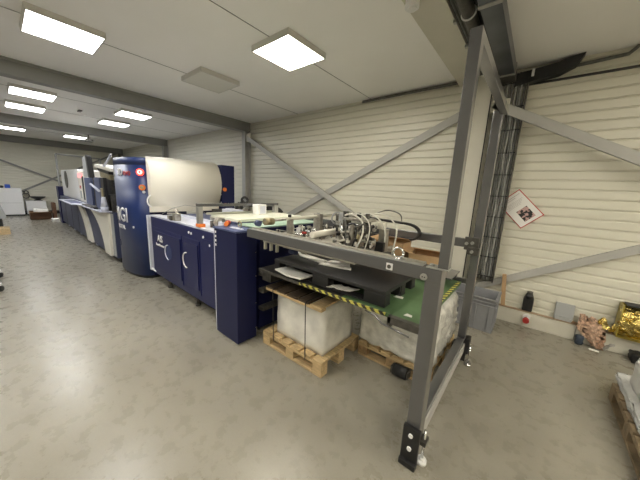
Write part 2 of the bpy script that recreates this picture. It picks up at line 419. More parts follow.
sd = MB().cyl((-1.0, 2.24, 3.05), (-1.0, 2.24, 3.10), .055, 20).cyl((-1.0, 2.24, 3.035), (-1.0, 2.24, 3.055), .035, 20).build('smoke_detector', M['white'])
tag(sd, 'small round white detector under the cream casing at the top edge', 'smoke detector')
sd = MB().box(-8.72, -8.50, 1.38, 1.44, CZ-.02, CZ).build('ceiling_sensor', M['steeldark'])
tag(sd, 'small dark flat sensor on ceiling between the second bay lamps', 'sensor')
sd = thing('ceiling_camera', 'small grey device hanging from the second beam on a short rod', 'sensor', (-10.9, 2.0, 2.8))
MB().cyl((-11.06, 1.95, 2.95), (-11.06, 1.95, 2.80), .012, 8).build('rod', M['steeldark'], sd)
MB().box(-11.15, -10.97, 1.86, 2.04, 2.74, 2.80, .01).build('housing', M['steeldark'], sd)

# ------------------------------------------------------------------ portal frame
pf = thing('safety_portal_frame', 'tall dark grey square-tube portal frame around the sheet feeder', 'metal frame', (-.36, 1.4, 0))
def leg_foot(x, y, parent):
    pass
FX0, FX1, FY0, FY1 = -.40, -.318, 1.40, 1.495
MB().box(FX0, FX1, FY0, FY1, .12, 1.225, .008).build('front_leg', M['frame'], pf)
MB().box(-2.00, -.318, 1.395, 1.475, 1.152, 1.225, .006).build('front_beam', M['frame'], pf)
MB().box(-.346, -.296, 1.41, 1.470, 1.226, 2.29, .002).build('upper_front_post', M['frame'], pf)
MB().box(-.346, -.296, 1.409, 2.74, 2.285, 2.335, .002).build('top_beam', M['frame'], pf)
MB().box(-.395, -.325, 2.68, 2.745, .14, 2.32, .006).build('rear_post', M['frame'], pf)
MB().box(-.39, -.328, 1.495, 2.66, .15, .28, .005).build('bottom_bar', M['frame'], pf)
MB().box(-.328, -.318, 1.495, 2.66, .145, .232, .002).build('lit_face_strip', M['brace'], pf)  # pale strip painting the lit outer face of the bottom bar
MB().box(-3.3, -.395, 2.70, 2.755, 1.145, 1.225, .006).build('rear_beam', M['frame'], pf)
MB().box(-1.9, -.395, 2.70, 2.74, .80, .845, .004).build('lower_rear_bar', M['frame'], pf)
# bracket on rear post, top plates, foot plates, levelling feet
b = MB().box(-.455, -.34, 2.66, 2.682, 1.13, 1.25, .004).box(-.42, -.33, 2.655, 2.68, 1.09, 1.16, .004); b.build('corner_bracket', M['steeldark'], pf)
for x, z in ((-.435, 1.19), (-.39, 1.20), (-.385, 1.12)): MB().cyl((x, 2.64, z), (x, 2.662, z), .014, 12).build('bolt', M['galv'], pf)
MB().box(-.40, -.29, 1.395, 1.48, 1.2255, 1.232, .002).build('post_base_plate', M['galv'], pf)
MB().cyl((-.38, 1.43, 1.232), (-.38, 1.43, 1.243), .012, 10).build('bolt', M['galv'], pf)
fp = MB().box(-.425, -.325, 1.375, 1.40, .02, .26, .006).box(-.425, -.325, 1.352, 1.40, .002, .040, .006).build('front_foot_plate', M['black'], pf)
for v in fp.data.vertices: v.co.x += .018
for z in (.21, .12): MB().cyl((-.357, 1.366, z), (-.357, 1.376, z), .013, 14).build('bolt', M['white'], fp)
fr = MB().box(-.335, -.28, 1.42, 1.485, .14, .17, .003).build('levelling_bracket', M['steeldark'], pf)
MB().cyl((-.298, 1.45, .02), (-.298, 1.45, .23), .009, 10).build('threaded_rod', M['chrome'], fr)
MB().cyl((-.298, 1.45, .0), (-.298, 1.45, .022), .030, 16).cyl((-.298, 1.45, .02), (-.298, 1.45, .04), .016, 12).build('levelling_foot', M['white'], fr)
rp = MB().box(-.43, -.30, 2.655, 2.68, .05, .20, .005).box(-.43, -.40, 2.655, 2.75, .05, .20, .005).box(-.325, -.285, 2.66, 2.76, .13, .28, .005).build('rear_foot_plate', M['black'], pf)
MB().cyl((-.275, 2.70, .02), (-.275, 2.70, .2), .010, 10).cyl((-.275, 2.70, 0), (-.275, 2.70, .022), .03, 14).build('levelling_foot', M['chrome'], rp)
for x, z in ((-.41, .17), (-.36, .17)): MB().cyl((x, 2.645, z), (x, 2.656, z), .010, 10).build('bolt', M['galv'], rp)
# beam details
MB().torus((-.575, 1.435, 1.265), .030, .0065, (1, 0, 0), (0, 0, 1), n=24).cyl((-.575, 1.435, 1.224), (-.575, 1.435, 1.24), .016, 12).build('eye_bolt', M['chrome'], pf)
lb = MB().box(-.622, -.583, 1.390, 1.396, 1.165, 1.205, .001).build('label_plate', M['plate'], pf)
MB().cyl((-.603, 1.387, 1.185), (-.603, 1.391, 1.185), .012, 12).build('label_dot', M['steeldark'], lb)
MB().cyl((-.405, 1.389, 1.172), (-.405, 1.397, 1.172), .019, 20).build('socket_disc', M['galv'], pf)
for x in (-.411, -.399): MB().cyl((x, 1.387, 1.172), (x, 1.3895, 1.172), .0035, 8).build('socket_hole', M['black'], pf)
MB().box(-1.98, -.42, 1.403, 1.468, 1.2252, 1.229, .001).build('top_sheen_strip', M['galv'], pf)  # pale plate standing in for the grazing sheen on the beam top
MB().box(-1.98, -.42, 1.44, 1.466, 1.229, 1.240, .002).build('guide_rail', M['steel'], pf)
# U bracket fixed low on the front leg
MB().box(-.60, -.405, 1.43, 1.47, .815, .862, .003).box(-.60, -.575, 1.43, 1.47, .79, .862, .003).build('stop_bracket', M['steeldark'], pf)
MB().tube([(-.80, 1.52, .80), (-.74, 1.48, .815), (-.69, 1.45, .825), (-.63, 1.43, .80), (-.45, 1.42, .785)], .006, 8).build('bracket_rod', M['frame'], pf)

# ------------------------------------------------------------------ feeder lift table
lt = thing('lift_table', 'green-topped feeder lift plate with yellow and black edge tape', 'lift table', (-1.2, 2.1, .75))
DZ = .825
MB().box(-1.02, -.43, 1.54, 2.66, DZ-.028, DZ).build('deck', M['green'], lt)
MB().box(-2.0, -1.02, 1.54, 2.66, DZ-.028, DZ-.001).build('shaded_deck', M['black'], lt)  # left of the deck in black, its shadow put into the colour
MB().box(-1.45, -.66, 1.530, 1.541, DZ-.021, DZ+.001).build('edge_strip', M['hazard'], lt)
MB().box(-2.0, -1.45, 1.531, 1.541, DZ-.026, DZ).build('bare_edge', M['steeldark'], lt)
MB().box(-.455, -.43, 1.95, 2.62, DZ, DZ+.003).build('side_tape', M['hazard'], lt)
MB().box(-.47, -.435, 1.9, 1.95, .60, DZ-.028, .003).build('side_hanger', M['black'], lt)
MB().box(-2.03, -1.90, 1.60, 2.6, .68, .797).build('side_carrier', M['steeldark'], lt)
b = MB()
for z in (.32, .52, .70): b.box(-2.12, -2.04, 1.62, 2.6, z, z+.04, .004)
b.build('guide_bar', M['steeldark'], lt)
# scraps on the deck
def sheet_pile(name, corners, z, h, m, label, cat, grp=None, wav=0.):
    """a thin stack: 4 corners, slightly curled"""
    t = bmesh.new(); N = 8; A, B, Cc, D = [Vector((*c, 0)) for c in corners]
    lo, hi = [], []
    for i in range(N+1):
        rl, rh = [], []
        for j in range(4):
            u, v = i/N, j/3
            p = (A*(1-u)+B*u)*(1-v)+(D*(1-u)+Cc*u)*v
            zz = z+wav*((2*u-1)**2)+wav*.25*math.sin(9*u+3*v)
            rl.append(t.verts.new((p.x, p.y, zz))); rh.append(t.verts.new((p.x, p.y, zz+h)))
        lo.append(rl); hi.append(rh)
    for i in range(N):
        for j in range(3):
            t.faces.new((lo[i][j], lo[i+1][j], lo[i+1][j+1], lo[i][j+1])); t.faces.new((hi[i][j], hi[i][j+1], hi[i+1][j+1], hi[i+1][j]))
        t.faces.new((lo[i][0], hi[i][0], hi[i+1][0], lo[i+1][0])); t.faces.new((lo[i][3], lo[i+1][3], hi[i+1][3], hi[i][3]))
    for j in range(3):
        t.faces.new((lo[0][j], lo[0][j+1], hi[0][j+1], hi[0][j])); t.faces.new((lo[N][j], hi[N][j], hi[N][j+1], lo[N][j+1]))
    bmesh.ops.recalc_face_normals(t, faces=t.faces[:])
    b = MB(); b._add(t); o = b.build(name, m); tag(o, label, cat, grp); return o
for i, (x, y, s, lab) in enumerate(((-.70, 1.85, .035, 'torn white paper scrap beside the black pallet leg on the green deck'), (-.60, 2.30, .028, 'small white scrap near the back of the green deck'),
        (-.53, 1.60, .025, 'white scrap on the green deck close behind the front leg'), (-.64, 2.45, .03, 'white scrap behind the black pallet on the green deck'), (-.72, 2.5, .02, 'tiny white scrap at the rear of the green deck'))):
    sheet_pile('paper_scrap', ((x-s, y-s*.6), (x+s, y-s*.3), (x+s*.8, y+s*.7), (x-s*.7, y+s)), DZ+.001, .002, M['paper'], lab, 'paper scrap', 'paper scraps on the green deck')

# black plastic pallet on the deck
bp = thing('plastic_pallet', 'black plastic pallet standing on the green lift deck', 'pallet', (-1.3, 1.9, DZ))
PX0, PX1, PY0, PY1, PT = -1.84, -.695, 1.592, 2.18, .942
MB().box(PX0, PX1, PY0, PY1, PT-.028, PT, .006).build('top_deck', M['blackpal'], bp)
for y in (PY0, 1.87, PY1-.09): MB().box(PX0, PX1, y, y+.09, DZ+.001, DZ+.012, .002).build('skid', M['blackpal'], bp)
for y in (PY0, 1.87, PY1-.09):
    for x, q in ((PX0, .07), (-1.36, .17), (PX1-.17, .17)): MB().box(x, x+q, y, y+.09, DZ+.001, PT-.025, .010).build('block', M['blackpal'], bp)
MB().box(PX0, PX1, 1.84, 1.86, PT-.075, PT-.027).build('rib', M['blackpal'], bp)
# paper on and inside the pallet
sheet_pile('paper_strip', ((-1.75, 1.845), (-1.448, 1.80), (-1.22, 1.87), (-1.23, 1.95), (-1.90, 1.95))[:2]+((-1.44, 1.90), (-1.88, 1.95)), PT+.001, .008, M['paper'], 'long white paper strip under the front beam on the black pallet', 'paper strip')
sheet_pile('paper_strip', ((-1.43, 1.757), (-1.129, 1.825), (-1.16, 1.88), (-1.45, 1.84)), PT+.001, .008, M['paper'], 'white paper strip nearest the front edge on the black pallet', 'paper strip')
sheet_pile('paper_strip', ((-1.43, 1.875), (-1.19, 1.905), (-1.24, 1.98), (-1.43, 1.95)), PT+.001, .008, M['paper'], 'short white paper strip behind the front one on black pallet', 'paper strip')
sheet_pile('paper_stack', ((-1.774, 1.543), (-1.43, 1.522), (-1.42, 1.68), (-1.73, 1.71)), DZ+.016, .014, M['paper'], 'curled stack of white sheets in the left bay of black pallet', 'paper', None, .012)
for i, (q, lab) in enumerate(((((-1.256, 1.60), (-1.16, 1.585), (-1.10, 1.66), (-1.225, 1.67)), 'left of three white slips in the right bay of black pallet'), (((-1.17, 1.61), (-1.05, 1.59), (-1.03, 1.67), (-1.12, 1.69)), 'middle of three white slips in the right bay of black pallet'), (((-1.09, 1.60), (-.985, 1.60), (-.955, 1.70), (-1.05, 1.68)), 'right of three white slips in the right bay of black pallet'))):
    sheet_pile('paper_slip', q, DZ+.014+.006*i, .005, M['paper'], lab, 'paper', 'white slips inside the black pallet', .006)

# ------------------------------------------------------------------ wooden pallets
def wood_pallet(name, label, x0, x1, y0, y1, m, mb, H=.144, n=6, turn=False):
    t = thing(name, label, 'pallet', ((x0+x1)/2, (y0+y1)/2, 0))
    if turn: x0, x1, y0, y1 = y0, y1, x0, x1
    def bx(a0, a1, b0, b1, z0, z1, nm, mm, bev):
        if turn: a0, a1, b0, b1 = b0, b1, a0, a1
        MB().box(a0, a1, b0, b1, z0, z1, bev).build(nm, mm, t)
    w = (x1-x0); bw = w/(n+.55*(n-1)/2)
    step = (w-bw)/(n-1)
    for i in range(n):
        x = x0+i*step; bx(x, x+bw, y0, y1, H-.022, H, 'deck_board', m, .003)
    for y in (y0, (y0+y1)/2-.045, y1-.09):
        bx(x0, x1, y, y+.09, H-.044, H-.022, 'stringer_board', m, .002)
        bx(x0, x1, y, y+.09, .0, .022, 'bottom_board', m, .002)
        for x in (x0, (x0+x1)/2-.05, x1-.10): bx(x, x+.10, y, y+.09, .022, H-.044, 'block', mb, .002)
    return t
wood_pallet('wooden_pallet', 'light wooden half pallet on the floor carrying the strapped paper block', -1.99, -1.205, 1.585, 2.20, M['wood'], M['wood'])
wood_pallet('wooden_pallet', 'wooden pallet under the crumpled plastic-wrapped pile below the green deck', -1.16, -.46, 2.12, 2.95, M['wood'], M['woodblk'])
wood_pallet('wooden_pallet', 'weathered wooden pallet at the right edge with white wrapped goods', .72, 1.52, 2.08, 3.08, M['oldwood'], M['oldwood'], n=8, turn=True)

def rough_box(x0, x1, y0, y1, z0, z1, amp=.008, n=8, taper=0., seed=1, bev=.02, round_top=0.):
    rnd = random.Random(seed)
    t = bmesh.new(); bmesh.ops.create_cube(t, size=1)
    bmesh.ops.subdivide_edges(t, edges=t.edges[:], cuts=n, use_grid_fill=True)
    for v in t.verts:
        c = v.co.copy(); e = sum(1 for a in c if abs(abs(a)-.5) < 1e-4)
        if e >= 2: c *= (1-bev)
        if e == 3: c *= (1-bev*.4)
        f = 1-taper*(c.z+.5)
        if round_top and c.z > 0:
            f -= round_top*(c.z*2)**3
            c.z -= round_top*.6*(abs(c.x)+abs(c.y))*c.z
        v.co = Vector((c.x*f*(x1-x0)+(x0+x1)/2+rnd.uniform(-amp, amp), c.y*f*(y1-y0)+(y0+y1)/2+rnd.uniform(-amp, amp), c.z*(z1-z0)+(z0+z1)/2+(rnd.uniform(-amp, amp) if c.z > -.45 else 0)))
    for f in t.faces: f.smooth = True
    mn = min(v.co.z for v in t.verts)
    for v in t.verts: v.co.z += z0-mn+.001 if v.co.z < z0+.01 else 0
    b = MB(); b._add(t); return b
st = thing('paper_block', 'tall block of paper wrapped in film with black straps and board lid', 'paper stack', (-1.5, 1.9, .144))
rough_box(-1.86, -1.255, 1.655, 2.14, .145, .60, .003, 8, bev=.01, seed=3).build('wrapped_paper', M['wrap'], st)
for i in range(5):
    x = -1.95+i*.148; MB().box(x, x+.12, 1.585, 2.13, .625, .641, .002).build('lid_board', M['wooddark'] if i < 4 else M['wood'], st)
MB().box(-1.955, -1.235, 1.585, 1.645, .601, .625, .002).build('lid_batten', M['wood'], st)
MB().box(-1.955, -1.235, 2.08, 2.14, .601, .625, .002).build('lid_batten', M['wood'], st)
for x in (-1.84, -1.41):
    b = MB(); yy0, yy1 = 1.574, 2.15
    b.tube([(x+.02, yy0+.003, .10), (x+.0, yy0+.004, .63), (x, 1.59, .645), (x, 2.13, .645), (x, yy1+.06, .60), (x, yy1+.06, .12)], .0045, 6); b.build('strap', M['black'], st)
wp = rough_box(-1.17, -.46, 2.13, 2.93, .145, .66, .014, 12, seed=5, bev=.03, round_top=.07).build('wrapped_pile', M['wrap2'])
tag(wp, 'crumpled film-wrapped pile on pallet under the green deck', 'wrapped goods')
# hand pallet truck roll under that pallet
ptk = thing('pallet_roller', 'dark roller foot in shadow below the wrapped pile pallet', 'roller', (-.7, 2.1, 0))
MB().cyl((-.76, 2.085, .055), (-.64, 2.085, .055), .05, 20).build('wheel', M['rubber'], ptk)
MB().box(-.78, -.765, 2.05, 2.115, .03, .09).box(-.635, -.62, 2.05, 2.115, .03, .09).build('fork', M['steeldark'], ptk)

# right edge goods
g = thing('wrapped_goods', 'white plastic-wrapped cartons on the weathered pallet at right edge', 'wrapped goods', (1.1, 2.7, .144))
rough_box(.745, 1.5, 2.14, 3.22, .146, .20, .010, 12, seed=8, bev=.02, taper=.04).build('plastic_wrap', M['wrapw'], g)
rough_box(.80, 1.46, 2.32, 3.06, .19, .38, .002, 3, seed=9, bev=.005).build('white_carton', M['white'], g)
MB().box(.792, .806, 2.42, 2.52, .24, .30, .003).build('grey_label', M['socket'], g)

# ------------------------------------------------------------------ small navy tower
nt = thing('feeder_cabinet', 'narrow tall navy cabinet at the left end of the front beam', 'cabinet', (-2.38, 1.6, 0))
MB().box(-2.535, -2.125, 1.37, 1.60, .012, 1.165, .006).build('body', M['navy2'], nt)
MB().box(-2.545, -2.532, 1.37, 1.42, .02, 1.165, .002).build('edge_trim', M['lavender'], nt)
tp = MB().prism([(-2.55, 1.362), (-2.12, 1.362), (-2.12, 1.53), (-2.15, 1.59), (-2.20, 1.61), (-2.55, 1.61)], .018, .004, M4=Matrix.Translation((0, 0, 1.165))).build('top_tray', M['bluegrey'], nt)
MB().box(-2.36, -2.17, 1.44, 1.48, 1.184, 1.194, .004).build('tray_lip', M['lavender'], nt)
for z in (.12, .95, .70, .40): MB().cyl((-2.126, 1.588, z), (-2.118, 1.588, z), .007, 8).build('screw', M['chrome'], nt)
for x in (-2.46, -2.20):
    for y in (1.42, 1.55): MB().cyl((x, y, 0), (x, y, .014), .02, 12).build('foot', M['black'], nt)
for z in (1.13, 1.085, 1.04, .995): MB().box(-2.518, -2.495, 1.367, 1.3695, z-.012, z+.012, .001).build('pictogram', M['plate'], nt)
oc = thing('hose_coupling', 'orange-red coupling lying on top of the narrow navy cabinet', 'coupling', (-2.6, 1.5, 1.19))
MB().cyl((-2.56, 1.55, 1.21), (-2.50, 1.50, 1.21), .026, 16).build('red_body', M['red'], oc)
MB().cyl((-2.50, 1.50, 1.21), (-2.44, 1.45, 1.21), .022, 16).build('orange_cap', M['orange'], oc)
MB().torus((-2.36, 1.56, 1.21), .03, .006, (1, 0, 0), (0, 0, 1)).build('ring', M['brass'], oc)

# ------------------------------------------------------------------ inspection cabinet
cb = thing('inspection_cabinet', 'long low navy machine cabinet with two panelled doors', 'cabinet', (-3.6, 1.8, 0))
MB().box(-4.60, -2.60, 1.45, 2.70, .17, 1.075, .006).build('body', M['navy'], cb)
MB().box(-4.64, -2.58, 1.46, 1.60, 1.076, 1.10, .004).build('front_ledge', M['lavender'], cb)
MB().box(-4.60, -2.60, 1.61, 1.80, 1.076, 1.088).box(-4.6, -2.6, 1.80, 1.83, 1.076, 1.12, .003).build('inner_ledge', M['lavender'], cb)
MB().box(-4.60, -2.60, 1.84, 2.68, 1.076, 1.092).build('table_plate', M['bluegrey'], cb)
MB().box(-4.60, -2.6, 2.45, 2.70, 1.10, 1.17, .004).build('rear_rail', M['steeldark'], cb)
def door(x0, x1, z0, z1, nm='door'):
    return MB().box(x0, x1, 1.443, 1.452, z0, z1, .003).build(nm, M['navy'], cb)
d1 = door(-4.53, -3.52, .24, .93); d2 = door(-3.48, -3.03, .24, .93); d3 = door(-2.98, -2.62, .24, .98, 'side_panel')
MB().box(-4.45, -3.54, 1.431, 1.444, .30, .88, .004).build('raised_panel', M['navy'], d1)
MB().cyl((-3.92, 1.428, .63), (-3.92, 1.432, .63), .105, 32).build('handle_recess', M['blue'], d1)
MB().torus((-3.92, 1.42, .63), .105, .007, (-1, 0, 0), (0, 0, 1), -PI/2, PI/2, 16).build('handle', M['lavender'], d1)
MB().torus((-3.34, 1.42, .64), .10, .008, (-1, 0, 0), (0, 0, 1), -PI/2, PI/2, 16).build('handle', M['white'], d2)
MB().box(-3.43, -3.06, 1.431, 1.444, .30, .88, .004).build('raised_panel', M['navy'], d2)
for x, z in ((-3.30, 1.005), (-3.235, 1.0), (-2.93, 1.0), (-2.78, .925)): MB().cyl((x, 1.442, z), (x, 1.45, z), .015, 12).build('round_badge', M['plate'], cb)
fl = lambda x0, z0, y: (lambda v: Vector((x0+v.x, y-v.z, z0+v.y)))
text_mesh('AIS', .14, .003, fl(-4.31, .735, 1.4295), 'lettering', M['plate'], cb, .003)
text_mesh('SmartScanner', .058, .003, fl(-4.38, .665, 1.4295), 'lettering', M['plate'], cb, .001)
MB().box(-4.70, -4.645, 1.42, 1.50, .20, 1.09, .004).build('white_side_trim', M['lavender'], cb)
MB().prism([(-4.645, .205), (-4.50, .205), (-4.645, .24)], .02, M4=Matrix(((1, 0, 0, 0), (0, 0, 1, 1.428), (0, 1, 0, 0), (0, 0, 0, 1)))).build('corner_gusset', M['white'], cb)
MB().box(-4.64, -2.6, 1.60, 2.6, .012, .17).build('shaded_underframe', M['rubber'], cb)  # near-black block painting the shadow under the cabinet
for x in (-4.2, -3.3, -2.68):
    for y in (1.53, 2.6): MB().cyl((x, y, 0), (x, y, .172), .022, 12).cyl((x, y, 0), (x, y, .03), .035, 12).build('foot', M['steeldark'], cb)
# sheet clamp and gantry on the cabinet
cl = thing('sheet_clamp', 'small steel clamp on the cabinet edge before the white cover', 'clamp', (-3.8, 1.5, 1.10))
MB().box(-3.98, -3.86, 1.46, 1.56, 1.101, 1.15, .004).build('base', M['steel'], cl)
MB().box(-3.80, -3.72, 1.46, 1.54, 1.101, 1.20, .004).build('jaw', M['steel'], cl)
MB().cyl((-4.05, 1.50, 1.17), (-3.66, 1.50, 1.20), .014, 10).cyl((-3.76, 1.50, 1.15), (-3.76, 1.50, 1.26), .016, 10).build('lever', M['steel'], cl)
MB().box(-3.86, -3.80, 1.44, 1.5, 1.101, 1.16, .003).build('block', M['steeldark'], cl)
gy = thing('scanner_gantry', 'grey square-tube bracket standing on cabinet edge with orange foot', 'bracket', (-3.05, 1.5, 1.10))
MB().box(-3.10, -3.03, 1.455, 1.505, 1.14, 1.345, .003).build('front_post', M['galv'], gy)
MB().box(-3.10, -3.03, 2.62, 2.68, 1.236, 1.345, .003).build('rear_post', M['brace'], gy)
MB().box(-3.10, -3.03, 1.455, 2.68, 1.345, 1.38, .003).build('cross_bar', M['frame'], gy)
MB().box(-3.108, -3.012, 1.448, 1.522, 1.101, 1.142, .006).build('orange_foot', M['orange'], gy)
kn = thing('roller_bracket', 'steel roller bracket with round knobs on the cabinet behind bracket', 'roller', (-2.85, 1.6, 1.10))
MB().cyl((-2.90, 1.62, 1.17), (-2.82, 1.62, 1.17), .062, 20).build('disc', M['steel'], kn)
MB().cyl((-2.96, 1.58, 1.102), (-2.96, 1.58, 1.18), .025, 14).build('dark_knob', M['steeldark'], kn)
MB().box(-2.80, -2.70, 1.56, 1.64, 1.102, 1.19, .005).build('block', M['lavender'], kn)
MB().cyl((-2.88, 1.62, 1.102), (-2.88, 1.62, 1.16), .015, 10).cyl((-2.75, 1.60, 1.19), (-2.75, 1.60, 1.23), .018, 12).build('pin', M['steeldark'], kn)
cc = thing('scanner_rail', 'flat dark rail with carriage across the cabinet beyond the bracket', 'rail', (-3.6, 2.2, 1.1))
MB().box(-3.42, -3.34, 1.86, 2.43, 1.15, 1.19, .003).box(-3.55, -3.45, 1.86, 2.43, 1.093, 1.17, .003).build('rail', M['steel'], cc)
MB().box(-3.60, -3.32, 2.08, 2.26, 1.19, 1.26, .006).build('carriage', M['lavender'], cc)
MB().box(-3.43, -3.33, 1.90, 2.0, 1.093, 1.15, .003).build('blue_block', M['bluelight'], cc)

# ------------------------------------------------------------------ big navy tower, white cover
bt = thing('print_tower', 'tall navy rounded machine tower with red ringed button and lettering', 'machine tower', (-5.5, 1.6, 0))
OUT = [(-4.80, 1.62), (-4.815, 1.50), (-4.86, 1.42), (-4.94, 1.365), (-5.08, 1.315), (-5.25, 1.285), (-5.42, 1.272), (-5.60, 1.275), (-5.80, 1.31), (-6.0, 1.38), (-6.15, 1.47), (-6.20, 1.60)]
def smooth_out(P, n=6):
    o = []
    for i in range(len(P)-1):
        p0 = P[max(i-1, 0)]; p1 = P[i]; p2 = P[i+1]; p3 = P[min(i+2, len(P)-1)]
        for k in range(n):
            t = k/n
            o.append(tuple(.5*((2*p1[a])+(-p0[a]+p2[a])*t+(2*p0[a]-5*p1[a]+4*p2[a]-p3[a])*t*t+(-p0[a]+3*p1[a]-3*p2[a]+p3[a])*t**3) for a in (0, 1)))
    o.append(P[-1]); return o
OS = smooth_out(OUT)
def tower_shell(z0, z1, off, name, m, parent, ybk=1.80):
    t = bmesh.new()
    pts = []
    for i, (x, y) in enumerate(OS):
        a = OS[max(i-1, 0)]; b_ = OS[min(i+1, len(OS)-1)]; d = Vector((b_[0]-a[0], b_[1]-a[1])).normalized()
        nrm = Vector((d.y, -d.x)); nrm = nrm if nrm.dot(Vector((x+5.5, y-1.9))) > 0 else -nrm
        pts.append((x+nrm.x*off, y+nrm.y*off))
    pts = [(-4.80+off, ybk)]+pts+[(-6.20-off, ybk)]
    lo = [t.verts.new((*p, z0)) for p in pts]; hi = [t.verts.new((*p, z1)) for p in pts]; n = len(pts)
    for i in range(n):
        f = t.faces.new((lo[i], lo[(i+1) % n], hi[(i+1) % n], hi[i])); f.smooth = 1 <= i < n-2
    t.faces.new(lo[::-1]); t.faces.new(hi)
    bmesh.ops.recalc_face_normals(t, faces=t.faces[:])
    b = MB(); b._add(t); return b.build(name, m, parent)
tower_shell(.05, 1.855, 0, 'curved_shell', M['blue'], bt)
tower_shell(1.865, 1.97, 0, 'cap', M['blue'], bt)
tower_shell(1.85, 1.87, -.012, 'shadow_gap', M['black'], bt)
tower_shell(0, .05, -.03, 'plinth', M['black'], bt)
MB().box(-4.805, -4.77, 1.50, 1.78, .06, 1.96, .004).build('side_plate', M['navy2'], bt)
def arc_map(x_at, z0, off=.002, rev=False):
    # cumulative length along OS from right to left; text runs left -> right, i.e. against it
    L = [0]
    for i in range(1, len(OS)): L.append(L[-1]+math.dist(OS[i], OS[i-1]))
    s0 = min(range(len(OS)), key=lambda i: abs(OS[i][0]-x_at)); s0 = L[s0]
    def f(v):
        s = max(0, min(L[-1]-1e-4, s0-v.x)); i = max(j for j in range(len(L)) if L[j] <= s); i = min(i, len(OS)-2)
        t = (s-L[i])/(L[i+1]-L[i]); a, b_ = OS[i], OS[i+1]
        p = Vector((a[0]*(1-t)+b_[0]*t, a[1]*(1-t)+b_[1]*t)); d = Vector((b_[0]-a[0], b_[1]-a[1])).normalized()
        nrm = Vector((d.y, -d.x))
        if nrm.y > 0 and p.x < -4.86: nrm = -nrm
        if p.x >= -4.86: nrm = nrm if nrm.x > 0 else -nrm
        return Vector((p.x+nrm.x*(off+v.z), p.y+nrm.y*(off+v.z), z0+v.y))
    return f
text_mesh('JETvarnish', .14, .003, arc_map(-6.10, 1.68), 'lettering', M['plate'], bt, .003)
text_mesh('3D', .14, .003, arc_map(-5.39, 1.69), 'lettering', M['plate'], bt, .008)
text_mesh('evo', .14, .003, arc_map(-5.20, 1.69), 'red_lettering', M['red'], bt, .004)
text_mesh('MGI', .33, .003, arc_map(-5.74, .93), 'lettering', M['plate'], bt, .006)
text_mesh('DIGITAL', .095, .003, arc_map(-5.62, .80), 'lettering', M['plate'], bt, .003)
def disc(x, z, r, th, nm, m, off=0.):
    f = arc_map(x, z, off); c = f(Vector((0, 0, 0))); c2 = f(Vector((0, 0, th)))
    return MB().cyl(c, c2, r, 24).build(nm, m, bt)
rb = disc(-4.848, 1.745, .055, .012, 'red_ring', M['glowred']); disc(-4.848, 1.745, .034, .02, 'lamp_button', M['glowwhite']); disc(-4.848, 1.745, .014, .024, 'button_mark', M['red'])
disc(-4.842, 1.51, .045, .02, 'emergency_stop', M['orange']); disc(-4.842, 1.51, .022, .035, 'stop_knob', M['brass'])
disc(-4.836, 1.44, .022, .01, 'key_switch', M['lavender'])
disc(-5.02, .86, .02, .006, 'round_badge', M['plate']); disc(-5.62, .52, .06, .006, 'round_recess', M['navy2'])

wc = thing('print_cover', 'large glossy cream-white curved cover between navy tower and rear plate', 'machine cover', (-4.8, 2.1, 1.1))
t = bmesh.new()
prof = [(-4.86, 2.00), (-4.78, 2.005), (-4.71, 1.98), (-4.64, 1.90), (-4.585, 1.78), (-4.56, 1.66), (-4.56, 1.56), (-4.59, 1.44), (-4.64, 1.32), (-4.68, 1.22), (-4.69, 1.13), (-5.6, 1.13), (-5.6, 2.0)]
va = [t.verts.new((x, 1.47 if x > -4.77 else 1.805, z)) for x, z in prof]; vb = [t.verts.new((x, 2.64, z)) for x, z in prof]
n = len(prof)
for i in range(n):
    f = t.faces.new((va[i], va[(i+1) % n], vb[(i+1) % n], vb[i])); f.smooth = i < 9
bmesh.ops.recalc_face_normals(t, faces=t.faces[:])
t.faces.new(vb)
# close the near end with two faces (front slice and body)
bmesh.ops.triangulate(t, faces=[t.faces.new(va)])
bmesh.ops.recalc_face_normals(t, faces=t.faces[:])
b = MB(); b._add(t); b.build('shell', M['cream'], wc)
MB().torus((-4.60, 1.475, 1.31), .085, .010, (0, -.6, 0), (0, 0, 1), -PI/2, PI/2, 14).build('side_hoop', M['white'], wc)
MB().torus((-4.62, 2.645, 1.36), .075, .010, (0, .6, 0), (0, 0, 1), -PI/2, PI/2, 14).build('side_hoop', M['white'], wc)
rpn = thing('rear_tower', 'dark navy upright machine plate right behind the cream cover', 'machine tower', (-5.0, 2.75, 0))
MB().box(-5.6, -4.60, 2.66, 2.93, .05, 1.975, .006).build('body', M['navy2'], rpn)
MB().box(-5.5, -4.7, 2.70, 2.86, 0, .05).build('plinth', M['black'], rpn)
MB().cyl((-4.60, 2.715, 1.53), (-4.575, 2.715, 1.53), .035, 18).build('emergency_stop', M['orange'], rpn)
hd = MB().tube([(-4.56, 1.6, 1.112), (-4.54, 1.75, 1.20), (-4.53, 1.95, 1.25), (-4.53, 2.15, 1.22), (-4.56, 2.3, 1.10)], .004, 6).build('thin_wire', M['cable2'])
tag(hd, 'thin wire arching on the table before the cream cover', 'wire')

